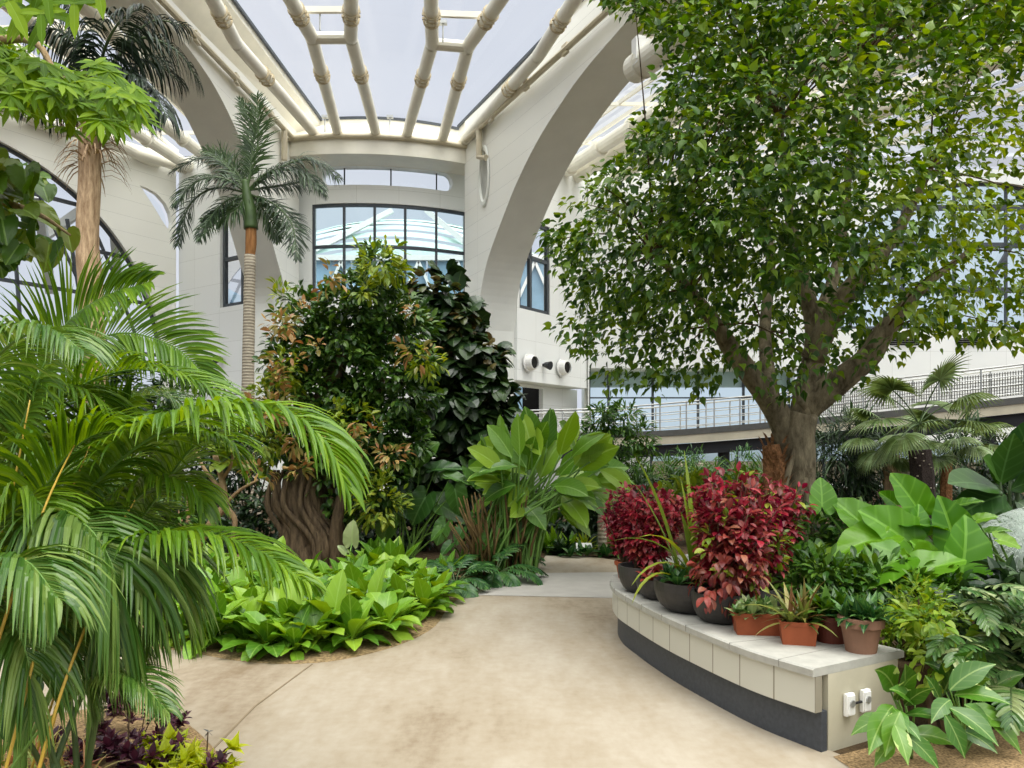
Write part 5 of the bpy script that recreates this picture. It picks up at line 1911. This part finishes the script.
# small terracotta pot at the far tip
c = C(627, 578)
t = thing('potted_red_plant', 'dark red bush in a small terracotta pot at the far end of the bench', 'potted plant', c)
round_pot(t, c, .1, .075, .15, M['terra'], .03)
stems_leaves(t, c + (0, 0, .12), 40, .62, .22, 8, .062, .016, 'red', 'twig', lean=(.02, .2))
# bowl A: red bush
c = C(644, 591)
t = thing('potted_red_plant', 'rounded bright red bush in the black bowl next to the small terracotta pot', 'potted plant', c)
bowl(t, c, .21, .21, M['bowl'])
stems_leaves(t, c + (0, 0, .17), 62, .6, .32, 8, .064, .018, 'red', 'twig', lean=(.12, .05), tips=('red_old', .25))
# bowl B
c = C(662, 598)
t = thing('potted_rosette', 'small brownish rosettes in the black bowl between the red bush and the strap-leaved plant', 'potted plant', c)
bowl(t, c, .2, .16, M['bowl'])
mb = MB()
for k in range(9):
    rosette(mb, c + (rng.uniform(-.13, .13), rng.uniform(-.13, .1), .15), 9, .13, .028, (15, 75), .8, OV, (-1, 0, 1), .2, 0)
mb.build('foliage', [LM['red_old']], t)
# bowl C: strap plant
c = C(692, 610)
t = thing('potted_strap_plant', 'wide black bowl with long arching striped strap leaves and low green leaves', 'potted plant', c)
bowl(t, c, .27, .215, M['bowl'])
mb = MB()
z0 = c + (0, .03, .2)
STR = [((-.35, -.3, .8), .75, 1.5), ((.15, -.35, .8), .6, 1.8), ((-.05, .1, 1), .95, .5), ((-.5, .1, .8), .7, 1.6), ((.3, -.1, 1), .65, .9), ((-.22, -.1, .9), 1.0, .9), ((-.45, -.2, .6), .62, 2.2), ((-.3, .1, 1), .8, .8), ((.1, -.1, 1), .7, .6), ((.25, .1, .9), .7, 1.2), ((-.1, .1, 1), .75, .5), ((-.6, -.3, .5), .5, 2.4), ((.4, -.3, .6), .5, 2), ((0, -.3, 1), .55, .9), ((-.15, -.25, .9), .6, 1.0), ((.2, -.2, .9), .5, 1.2), ((.05, .2, 1), .6, .8)]
for d_, L, dr in STR:
    mb = MB()
    blades(mb, [z0 + rng.normal(size=3) * (.04, .04, 0)], [d_], (0, 0, 1), L, .022, dr, (.7, .9, 1, 1, .95, .8, .5, .05), (-1, 0, 1), .35)
    mb.build('strap_leaf', LM['yellowgreen'], t, smooth=True)
mb = MB()
for k in range(8):
    rosette(mb, c + (rng.uniform(-.18, .18), rng.uniform(-.2, .1), .2), 8, .16, .035, (20, 80), .8, OV, (-1, 0, 1), .2, 0)
mb.build('foliage', LM['fern'], t)
# bowl D: big red bush
c = C(722, 621)
t = thing('potted_red_plant', 'largest red bush with trailing brownish leaves in the black bowl beside the long terracotta trough', 'potted plant', c)
bowl(t, c, .2, .2, M['bowl'])
stems_leaves(t, c + (0, 0, .17), 64, .76, .32, 9, .064, .018, 'red', 'twig', lean=(.12, .02), tips=('red_old', .3))
mb = MB()
cp, cd = blob_pts([(c[0] + .1, c[1], c[2] + .5, .3)], 46, .3)
clusters(mb, cp, cd, 6, .06, .016, OV, .8, 1.0, .1)
mb.build('green_leaves', LM['yellowgreen'], t)
mb = MB()
cp, cd = blob_pts([(c[0] - .02, c[1] - .15, c[2] + .3, .17), (c[0] + .06, c[1] - .12, c[2] + .4, .18)], 80, .4)
clusters(mb, cp, cd, 6, .072, .018, OV, 1.8, .9, .1)
mb.build('trailing_leaves', LM['red_old'], t)
# another red-and-green bush behind bowl D
c = C(757, 612)
t = thing('potted_red_plant', 'red and green bush standing against the trunk of the tall tree', 'potted plant', c)
bowl(t, c, .18, .18, M['bowl'])
stems_leaves(t, c + (0, 0, .15), 46, .76, .3, 8, .064, .018, 'red', 'twig', tips=('yellowgreen', .22))
# trough 1
c = C(757, 633)
t = thing('potted_low_plant', 'long terracotta trough with small grey green rosettes', 'potted plant', c)
trough(t, c, .30, .16, .135, -.12, M['terra'])
mb = MB()
for k in range(12):
    rosette(mb, c + (rng.uniform(-.13, .13), rng.uniform(-.06, .06), .11), 9, .12, .026, (20, 80), .7, OV, (-1, 0, 1), .2, 0)
mb.build('foliage', LM['silver'], t)
# trough 2 (end-on)
c = C(797, 641)
t = thing('potted_bromeliad', 'square-ended terracotta trough with a spiky striped green and bronze plant', 'potted plant', c)
trough(t, c, .21, .24, .135, -.25, M['terra'])
mb = MB()
for k in range(5):
    rosette(mb, c + (rng.uniform(-.07, .07), rng.uniform(-.09, .09), .12), 13, .3 if k < 2 else .2, .018, (12, 82), 1.1, (.9, 1, .9, .7, .4, .03), (-1, 0, 1), .35, 0)
mb.build('foliage', LM['bromeliad'], t)
# dark round pot
c = C(832, 641)
t = thing('potted_low_plant', 'dark glazed red brown pot with glossy green leaves', 'potted plant', c)
round_pot(t, c, .105, .085, .16, M['terra_dark'], .03)
mb = MB()
for k in range(8):
    rosette(mb, c + (rng.uniform(-.07, .07), rng.uniform(-.07, .07), .14), 10, .2, .034, (15, 80), 1.0, LANCE, (-1, 0, 1), .2, 0)
mb.build('foliage', LM['mid'], t)
# brown pot at the end
c = C(861, 651)
t = thing('potted_low_plant', 'brown clay pot with a rim and spreading leaves at the near end of the bench', 'potted plant', c)
round_pot(t, c, .112, .082, .195, M['clay'], .05)
mb = MB()
for k in range(10):
    rosette(mb, c + (rng.uniform(-.08, .08), rng.uniform(-.07, .07), .17), 10, .17, .024, (15, 75), 1.0, LANCE, (-1, 0, 1), .2, 0)
mb.build('foliage', LM['fern'], t)

# ------------------------------------------------------------------ planting behind the bench
t = ear_plant('elephant_ear', 'big bright green elephant ear plant with huge backlit leaves behind the bench', 'plant', (2.95, 5.9, .32),
              [(822, 505, 822, 476, 6.0, .25), (868, 530, 836, 496, 5.9, .4), (917, 508, 896, 473, 6.0, .3), (895, 504, 882, 492, 6.1, .4), (905, 540, 866, 508, 5.8, .6), (915, 530, 922, 504, 5.9, .3), (955, 545, 944, 497, 5.9, .2), (962, 570, 972, 515, 5.5, .35), (893, 562, 846, 585, 5.4, 1.9), (915, 574, 965, 553, 5.4, 2.4), (880, 538, 835, 548, 5.7, 2.2), (925, 535, 900, 522, 5.9, .6), (912, 560, 925, 605, 5.6, .2), (955, 578, 985, 600, 5.6, .5), (968, 600, 990, 585, 5.6, .8), (905, 525, 950, 522, 5.9, 4.0), (930, 560, 915, 540, 5.7, .8), (950, 600, 950, 570, 5.7, .3), (890, 555, 870, 570, 5.7, .7)], 'ear', width=.46)
t = ear_plant('elephant_ear', 'smaller pale green elephant ear plant between the tall tree and the bench pots', 'plant', (2.5, 6.2, .34),
              [(815, 545, 822, 562, 6.1, .7), (800, 555, 785, 572, 6.0, 1.2), (838, 556, 810, 558, 6.0, 2), (830, 580, 812, 596, 5.9, 1), (850, 580, 835, 600, 5.8, 1), (790, 560, 775, 560, 6.2, 1.5), (860, 600, 880, 612, 5.6, 1), (845, 560, 862, 545, 6, 1)], 'hosta', width=.46)
t = ear_plant('taro_plant', 'slim-stemmed taro with a few small leaves beside the silvery mound', 'plant', (4.1, 6.2, .3),
              [(978, 520, 998, 514, 6.2, 1.6), (990, 532, 1012, 528, 6.2, 3), (1000, 540, 1024, 545, 6.1, 1), (960, 505, 983, 498, 6.3, 2.5), (985, 545, 975, 530, 6.1, 1)], 'hosta', width=.4)
shrub('leafy_bush', 'bright light green bush behind the red bushes', 'bush', (2.0, 7.6, .35), PB([(690, 500, 16), (712, 492, 14), (735, 497, 14), (668, 508, 12), (752, 505, 10)], 7.7), 110, 6, .15, .026, 'yellowgreen', droop=.8)
shrub('leafy_bush', 'low leafy undergrowth at the foot of the elephant ears', 'bush', (2.7, 5.5, .32), PB([(840, 590, 18), (875, 585, 20), (910, 590, 18), (820, 575, 14), (945, 600, 18), (800, 590, 14)], 5.4), 300, 7, .09, .017, 'mid', droop=.9, stems=8)
shrub('leafy_bush', 'mixed undergrowth between the tall tree and the elephant ears', 'bush', (2.9, 6.8, .34), PB([(815, 540, 20), (850, 530, 18), (880, 545, 20), (835, 560, 18), (910, 530, 14)], 6.9), 260, 6, .1, .02, 'mid', droop=.9)
shrub('fine_shrub', 'airy yellow green small-leaved shrub by the near end of the bench', 'shrub', (2.45, 4.65, .0), PB([(905, 625, 22), (920, 600, 18), (890, 640, 16), (935, 630, 20), (955, 640, 16), (915, 655, 18), (945, 615, 12)], 4.65), 330, 6, .052, .009, 'shrub_yellow', droop=.6, stems=12, clen=.12, shell=.35)
mb = MB()
for pts in ([(905, 580), (905, 545)], [(915, 600), (925, 560)], [(880, 600), (872, 575)]):
    pass
# cut-leaf monstera and silvery foliage on the far right
t = thing('split_leaf_plant', 'glossy split-leaf plant with silvery cut leaves on the slope beside the yellow green shrub', 'plant', (3.2, 4.9, .1))
for k in range(52):
    px, py = rng.uniform(955, 1065), rng.uniform(585, 690)
    yy = rng.uniform(4.1, 4.8)
    b_ = P(px, py, yy)
    az = rng.uniform(-.8, 3.9)
    d_ = np.array([math.cos(az), -abs(math.sin(az)) * .7 - .2, rng.uniform(-.1, .5)])
    mb = MB()
    frond(mb, arc_path(b_, d_, .27 * rng.uniform(.8, 1.15), 1.3), .13, .014, n=10, start=.08, ang=(82, 30), droop=.6, lift=.15, r0=.007, prof=(.9, 1, .95, .8, .45), jitter=.05, shape=lambda u: np.clip(1.1 - u * .6, .3, 1))
    q = np.array([3.2, 5.0, .1]) + rng.normal(size=3) * (.25, .15, 0)
    mb.tube(catmull([q, q * .5 + b_ * .5 + (0, .05, .05), b_], 4), [.01, .008, .006], 5, mat=1)
    mb.build('leaf', [LM['silver'], M['stem_dark']], t)
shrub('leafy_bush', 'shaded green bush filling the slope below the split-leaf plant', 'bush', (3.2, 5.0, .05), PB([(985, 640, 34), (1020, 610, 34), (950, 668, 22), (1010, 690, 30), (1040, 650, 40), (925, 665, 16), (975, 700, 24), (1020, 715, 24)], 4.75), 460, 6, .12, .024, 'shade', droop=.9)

# broad-leaved plant in the near right corner
t = thing('broad_leaf_plant', 'low plant with big glossy pale-ribbed leaves against the end of the bench', 'plant', (2.12, 3.95, 0))
BL = [(890, 718, 858, 732, 3.85, .9), (893, 706, 880, 728, 3.85, .7), (900, 712, 888, 748, 3.7, .4), (905, 735, 932, 764, 3.7, .5), (885, 720, 875, 735, 3.8, .7), (905, 715, 940, 720, 3.9, 1.4), (895, 690, 880, 668, 4.0, .5), (905, 700, 905, 668, 4.0, .4), (890, 690, 915, 700, 3.95, 1.2), (910, 735, 950, 742, 3.9, 1), (895, 742, 880, 764, 3.7, .5), (915, 705, 895, 690, 3.9, 1)]
BL += [(893, 708, 905, 730, 3.8, .8), (900, 720, 915, 740, 3.75, .6), (888, 712, 872, 745, 3.75, .4), (905, 705, 928, 690, 3.9, .7), (895, 725, 905, 758, 3.65, .4), (896, 700, 912, 676, 3.95, .5)]
BL2 = [(950, 700, 935, 720, 3.85, .6), (965, 705, 985, 725, 3.8, .7), (980, 710, 1015, 745, 4.0, .7), (990, 690, 1020, 675, 4.2, .7), (945, 715, 960, 750, 3.75, .5), (1000, 715, 1030, 735, 4.1, .8), (950, 690, 985, 665, 3.9, .5), (955, 695, 1000, 700, 3.9, 1.3), (950, 708, 990, 738, 3.8, .6), (960, 715, 1010, 722, 4.0, 1.0), (945, 690, 965, 655, 4.1, .4), (965, 690, 985, 680, 4.1, .6), (940, 700, 928, 680, 4.0, .7), (960, 730, 990, 750, 4.0, .8), (955, 680, 930, 665, 4.1, .8), (985, 700, 1010, 690, 4.2, .8), (975, 680, 980, 650, 4.2, .4)]
for nm, lst, base in ((t, BL, np.array([2.05, 3.95, .02])), (None, BL2, np.array([2.35, 4.0, .02]))):
    if nm is None:
        nm = thing('broad_leaf_plant', 'taller broad-leaved plant with pale-ribbed leaves at the edge of the gravel under the split-leaf plant', 'plant', base)
    for bx, by, tx, ty, yy, upn in lst:
        b_, t_ = P(bx, by, yy), P(tx, ty, yy + rng.uniform(-.15, .02))
        L = np.linalg.norm(t_ - b_) * 1.25
        mb = MB()
        blades(mb, [b_], [t_ - b_ + (0, 0, .05)], [nrm(np.array([rng.normal() * .3, -1, upn + .4]))], L, L * .225, .75, (.15, .6, .9, 1, .9, .62, .28, .03), (-1, -.5, 0, .5, 1), .25, 0, wave=.05)
        mb.tube(catmull([base, base * .5 + b_ * .5 + (0, 0, .04), b_], 4), [.007, .006, .004], 5, mat=1)
        mb.build('leaf', [LM['varieg'], M['stem_green']], nm, smooth=True)
shrub('woody_shrub', 'thin woody stem with orange brown bark rising between the two broad-leaved plants', 'shrub', (2.33, 4.15, 0), [(*P(942, 650, 4.2), .12), (*P(930, 620, 4.2), .1)], 30, 6, .07, .018, 'shrub_yellow', stems=3, stem_mat='twig')
# gravel at the foot of the end wall
mb = MB()
pts = [(1.66, 3.98), (1.76, 3.4), (3.6, 3.2), (5.5, 4.4), (3.0, 4.4), (2.3, 4.3)]
mb.add([(x, y, .016) for x, y in pts], [tuple(range(len(pts)))])
struct(mb.build('floor_gravel', plain('tan_gravel', (150, 126, 92), .95, .1, var=.45, scale=70)))

shrub('leafy_bush', 'broad shaded bush beyond the silvery mound', 'bush', (6.2, 7.6, .3), [(6.0, 7.6, .8, .5), (6.6, 7.9, .9, .6), (7.3, 7.7, .8, .6), (6.5, 7.2, .6, .45)], 240, 6, .2, .04, 'mid', droop=.9)
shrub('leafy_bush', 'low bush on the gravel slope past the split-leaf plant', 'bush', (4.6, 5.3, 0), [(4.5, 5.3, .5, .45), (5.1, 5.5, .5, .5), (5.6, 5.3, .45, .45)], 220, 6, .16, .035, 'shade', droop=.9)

# silvery moss mound on the far right
o = thing('moss_mound', 'silvery grey shaggy mound behind the elephant ears beside the deep green banana plant', 'plant', (*P(1040, 560, 7.0)[:2], .3))
mc = P(1045, 560, 7.0)
mb = MB()
u = rdir(2600)
u = u[u[:, 1] < .4]
base = mc + u * (.55, .5, .42)
blades(mb, base, u + np.array([0, 0, .2]), (0, -1, .5), .12, .006, 2.5, (1, .8, .5, .1), (-1, 1), 0)
mb.build('strands', LM['moss'], o)
mb = MB()
V = []
for i in range(9):
    a = math.pi * i / 8
    for j in range(18):
        b_ = 6.283 * j / 18
        V.append(mc + (.55 * math.sin(a) * math.cos(b_), .5 * math.sin(a) * math.sin(b_), .42 * math.cos(a)))
mb.add(V, [(i * 18 + j, i * 18 + (j + 1) % 18, (i + 1) * 18 + (j + 1) % 18, (i + 1) * 18 + j) for i in range(8) for j in range(18)])
mb.build('core', plain('grey_moss', (178, 190, 180), .9, .1, var=.15, scale=20), o, smooth=True)

# dark banana-like leaves at the right edge
BNY = 9.0
t = thing('banana_plant', 'big plant with huge deep green paddle leaves against the shade beside the ramp', 'plant', (*P(1010, 550, BNY)[:2], 0))
for bx, by, tx, ty, s, upn in ((1000, 485, 1012, 440, 1, .3), (1010, 480, 1030, 425, 1, .2), (1000, 490, 955, 482, .9, 1.5), (1005, 495, 960, 515, .9, 1), (1010, 490, 1050, 480, 1, .8), (1005, 500, 985, 530, .8, .8), (1015, 500, 1045, 530, 1, .6), (1000, 480, 985, 462, .8, .6), (1020, 470, 1060, 430, 1, .3)):
    b_, t_ = P(bx, by, BNY), P(tx, ty, BNY - rng.uniform(0, .4))
    L = np.linalg.norm(t_ - b_) * 1.15
    mb = MB()
    blades(mb, [b_], [t_ - b_ + (0, 0, .1)], [(rng.normal() * .2, -1, upn)], L, L * .27, .4, PADDLE, (-1, -.5, 0, .5, 1), .2, 0, wave=.05)
    q = np.array([*P(1008, 550, BNY)[:2], 0])
    mb.tube(catmull([q, q * .5 + b_ * .5, b_], 4), [.05, .035, .015], 7, mat=1)
    mb.build('leaf', [LM['ear_dark'], M['stem_dark']], t, smooth=True)

# fan palms in front of the ramp
def fan_palm(label, trunk, Y, hub, leaves, mat_t, r, L):
    t = thing('fan_palm', label, 'palm', G(*trunk[0]) if False else (*P(*trunk[0], Y)[:2], 0))
    mb = MB()
    b0 = P(*trunk[0], Y)
    b0[2] = 0
    branch(mb, [b0] + [P(*q, Y) for q in trunk[1:]], [r, r * .95, r * .9], 14, lump=.08, lobes=7)
    mb.build('trunk', BK[mat_t], t, smooth=False)
    if mat_t == 'darkpalm':
        mb = MB()
        z0, z1 = b0[2] + .2, P(*trunk[-1], Y)[2]
        for i in range(90):
            a = rng.random() * 6.28
            f = rng.random()
            q = b0 + (P(*trunk[-1], Y) - b0) * f
            q = q + (math.cos(a) * r * .98, math.sin(a) * r * .98, 0)
            mb.box(q, (.02, .02, .016), a)
        mb.build('leaf_scar', BK['royal'], t)
    h = P(*hub, Y)
    L = L * .82
    for dx, dy, dz, s in leaves:
        d_ = nrm(np.array([dx, dy, dz]))
        p_ = arc_path(h, d_, L * .75 * s, .6)
        mb = MB()
        mb.tube(p_, .01, 5, mat=1)
        e_ = np.array(p_[-1])
        dn = nrm(e_ - np.array(p_[-2]))
        upv = nrm(np.cross(np.cross(dn, (0, 0, 1)), dn) + rdir(1)[0] * .2)
        sv = np.cross(dn, upv)
        a = np.radians(np.linspace(-115, 115, 30))
        dirs = np.outer(np.cos(a), dn) + np.outer(np.sin(a), sv) + upv * .12
        blades(mb, np.repeat([e_], 30, 0), dirs, upv, L * .62 * s * (1 - .2 * np.abs(a) / 2), .024, rng.uniform(.9, 1.7), (.3, .9, 1, .7, .35, .03), (-1, 0, 1), .3)
        mb.build('frond', [LM['fan'], M['stem_dark']], t)
    return t


LV = [(.2, -.3, 1, 1), (-.6, -.2, .9, 1), (.8, -.2, .8, 1), (-1, -.3, .35, 1), (1, -.3, .3, 1), (-.8, -.7, -.1, .9), (.8, -.7, -.1, .9), (.2, -1, .2, .9), (-.3, -1, .5, .9), (-.5, .4, .9, .9), (.6, .5, .7, .9), (-.9, -.2, -.4, .8), (1, 0, -.3, .8), (0, -.8, -.5, .7)]
fan_palm('fan palm with a dark white-flecked trunk in front of the ramp', [(923, 520), (922, 480), (920, 450)], 11.5, (919, 424), LV[:6] + LV[9:12], 'darkpalm', .17, 1.15)
fan_palm('fan palm with a pale brown trunk standing beside the tall tree', [(893, 520), (892, 480), (891, 455)], 13.0, (890, 442), LV[1:], 'fibre', .15, 1.0)
fan_palm('short fan palm with a thin brown trunk beside the dark banana leaves', [(945, 520), (946, 490), (947, 462)], 12.5, (950, 446), LV[:11], 'stump', .09, 1.0)

# pale grey thin trunks under the ramp
for k, (px, lab) in enumerate(((680, 'thin pale trunk under the ramp, the one nearest the fine-leaved tree'), (700, 'thin pale trunk under the ramp just before the black column'), (742, 'thin pale trunk under the ramp just past the black column'))):
    mb = MB()
    q = P(px, 520, 17.0 + k * .6)
    q[2] = 0
    branch(mb, [q, q + (.05, 0, .6), q + (0, 0, 1.3)], [.1, .09, .07], 8)
    o = thing('thin_tree', lab, 'tree', q)
    mb.build('trunk', BK['royal'], o, smooth=True)
    mb = MB()
    cp, cd = blob_pts([(q[0], q[1], 1.25, .3)], 40, .4)
    clusters(mb, cp, cd, 6, .2, .015, LANCE, 1.2, .9, .2)
    mb.build('foliage', LM['fern'], o)

# ------------------------------------------------------------------ near left corner: small bedding plants
mound = [tuple(G(*q)[:2]) for q in ((100, 712), (150, 705), (190, 728), (215, 752), (235, 775), (250, 800))] + [(-1.0, 2.4), (-3.4, 2.4), (-3.6, 3.9)]
mb = MB()
mm = catmull(mound, 4, closed=True)
cen = mm.mean(0)
V = []
for f, z in ((1, .014), (.93, .05), (.7, .08)):
    V += [(*(cen + (q - cen) * f), z) for q in mm]
k = len(mm)
mb.add(V, [(r_ * k + i, r_ * k + (i + 1) % k, (r_ + 1) * k + (i + 1) % k, (r_ + 1) * k + i) for r_ in range(2) for i in range(k)] + [tuple(range(2 * k, 3 * k))])
struct(mb.build('floor_corner_bed', bpy.data.materials['tan_gravel']))
PUR = [(60, 752), (95, 745), (120, 735), (142, 758), (105, 765), (165, 745), (178, 760), (130, 775), (80, 775), (155, 775), (115, 722), (178, 735), (220, 778)]
pp = []
for i, (px, py) in enumerate(PUR):
    c = G(px, py, .05)
    if i < 3:
        mb = MB()
        for k in range(7):
            q = np.array([rng.normal() * .05, rng.normal() * .05, rng.uniform(.02, .13)])
            rosette(mb, q, 8, .075, .018, (5, 70), .8, OV, (-1, 0, 1), .2, 0)
        o = mb.build('purple_plant', LM['purple'])
        pp.append(o)
    else:
        o = pp[i % 3].copy()
        COL.objects.link(o)
    o.location = [float(v) for v in c]
    o.rotation_euler = (0, 0, rng.random() * 6)
    s = rng.uniform(.7, 1.0)
    o.scale = (s, s, s * (1.6 if i in (2, 10, 5) else 1))
    tag(o, 'low dark purple leaved bedding plant at the edge of the path under the areca', 'bedding plant', 'purple bedding plants by the path')
LI = [(160, 770), (180, 766), (198, 772), (212, 778), (172, 782), (190, 786), (165, 755)]
pp = []
for i, (px, py) in enumerate(LI):
    c = G(px, py, .05)
    if i < 2:
        mb = MB()
        for k in range(6):
            q = np.array([rng.normal() * .05, rng.normal() * .05, rng.uniform(.02, .1)])
            rosette(mb, q, 8, .085, .024, (5, 70), 1.0, HEARTP, (-1, 0, 1), .2, .05)
        o = mb.build('lime_plant', LM['lime'])
        pp.append(o)
    else:
        o = pp[i % 2].copy()
        COL.objects.link(o)
    o.location = [float(v) for v in c]
    o.rotation_euler = (0, 0, rng.random() * 6)
    tag(o, 'low lime yellow leaved bedding plant at the edge of the path among the purple ones', 'bedding plant', 'lime bedding plants by the path')
for i, (px, py, lab) in enumerate(((15, 775, 'striped spidery bedding plant in the corner under the areca, farthest from the path'), (45, 765, 'striped spidery bedding plant in the corner under the areca, beside the purple plants'), (70, 785, 'striped spidery bedding plant hard against the purple plants'))):
    mb = MB()
    c = G(px, py, .05)
    for k in range(5):
        rosette(mb, c + (rng.normal() * .09, rng.normal() * .06, .02), 14, .2, .008, (20, 85), 1.3, (1, .95, .85, .6, .05), (-1, 0, 1), .3, 0)
    tag(mb.build('spider_plant', LM['striped']), lab, 'bedding plant')
for px, top_, lab, tipm in ((204, 732, 'dry flower stalk with a grey seed head standing at the path edge', 'mesh'), (125, 722, 'thin dark dry stalk standing among the purple plants', 'twig')):
    c = G(px, 768, .03)
    o = thing('dry_stalk', lab, 'plant', c)
    tp = P(px + 4, top_, c[1])
    mb = MB()
    mb.tube(catmull([c, c * .5 + tp * .5 + (.005, 0, 0), tp], 4), .0035, 5)
    mb.build('stem', M['twig'], o)
    mb = MB()
    blades(mb, np.repeat([tp], 7, 0), rdir(7) * .5 + np.array([0, 0, -.2]), (0, 0, 1), .03, .006, .5, OV, (-1, 0, 1), .2)
    mb.build('seed_head', M[tipm], o)
c = G(158, 745, .03)
o = thing('red_fern', 'small fern frond with dark red leaflets over the purple plants', 'fern', c)
for pts in ([(140, 745), (145, 715), (155, 700), (170, 712)], [(140, 745), (150, 722), (160, 716), (172, 730)]):
    mb = MB()
    frond(mb, [P(x, y, 4.0) for x, y in pts], .07, .006, n=12, start=.4, ang=(70, 40), droop=.6, r0=.003)
    mb.build('frond', [LM['purple'], M['twig']], o)
# dark broad leaves close to the lens at the lower left
ear_plant('shade_elephant_ear', 'dark broad-leaved plant growing low among the areca canes', 'plant', (-1.75, 3.0, 0), [(22, 700, 20, 735, 2.9, .5), (10, 720, 25, 748, 2.8, .3), (115, 600, 135, 625, 2.9, .6), (60, 650, 40, 680, 3.0, .6), (95, 660, 120, 650, 3.1, .8), (30, 690, 5, 670, 3.0, .7)], 'ear_dark', stem='stem_dark', width=.44)

# ================================================================== light, sky, camera
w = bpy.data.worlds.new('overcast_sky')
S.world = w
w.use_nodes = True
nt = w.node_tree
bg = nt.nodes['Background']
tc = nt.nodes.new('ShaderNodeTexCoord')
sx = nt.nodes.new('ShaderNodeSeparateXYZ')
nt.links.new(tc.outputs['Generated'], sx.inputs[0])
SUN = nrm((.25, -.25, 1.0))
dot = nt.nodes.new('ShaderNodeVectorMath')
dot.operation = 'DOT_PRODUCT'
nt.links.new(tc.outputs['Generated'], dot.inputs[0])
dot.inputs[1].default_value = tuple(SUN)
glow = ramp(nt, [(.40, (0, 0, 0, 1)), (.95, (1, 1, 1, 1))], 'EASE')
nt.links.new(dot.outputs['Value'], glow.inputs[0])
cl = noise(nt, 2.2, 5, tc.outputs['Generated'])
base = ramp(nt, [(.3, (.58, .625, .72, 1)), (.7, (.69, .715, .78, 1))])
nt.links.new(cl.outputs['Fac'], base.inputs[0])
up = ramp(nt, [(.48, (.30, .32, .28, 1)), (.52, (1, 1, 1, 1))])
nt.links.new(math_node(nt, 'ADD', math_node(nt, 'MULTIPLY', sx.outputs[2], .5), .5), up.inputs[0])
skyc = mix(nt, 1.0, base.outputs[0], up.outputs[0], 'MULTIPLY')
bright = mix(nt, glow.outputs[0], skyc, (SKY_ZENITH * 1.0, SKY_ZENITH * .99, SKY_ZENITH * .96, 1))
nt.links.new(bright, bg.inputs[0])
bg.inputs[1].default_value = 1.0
sl = bpy.data.lights.new('sun_through_cloud', 'SUN')
sl.energy = SUN_POWER
sl.angle = math.radians(28)
sl.color = (1, .97, .9)
so = bpy.data.objects.new('sun_through_cloud', sl)
COL.objects.link(so)
so.rotation_euler = Vector(SUN).to_track_quat('Z', 'Y').to_euler()

cam = bpy.data.cameras.new('camera')
cam.sensor_width = 36
cam.lens = F / 1024 * 36
cam.shift_y = (HZ - 384) / 1024
cam.clip_end = 400
co = bpy.data.objects.new('camera', cam)
COL.objects.link(co)
co.location = (0, 0, EYE)
co.rotation_euler = (math.pi / 2, 0, 0)
S.camera = co
S.view_settings.view_transform = 'Standard'
S.view_settings.look = 'None'
S.view_settings.exposure = EXPO
S.view_settings.gamma = 1
S.view_settings.use_curve_mapping = False
S.cycles.max_bounces = 7
S.cycles.diffuse_bounces = 4
S.cycles.glossy_bounces = 2
S.cycles.transmission_bounces = 4
S.cycles.transparent_max_bounces = 12
S.cycles.caustics_reflective = False
S.cycles.caustics_refractive = False
S.cycles.sample_clamp_indirect = 8
S.cycles.use_denoising = True
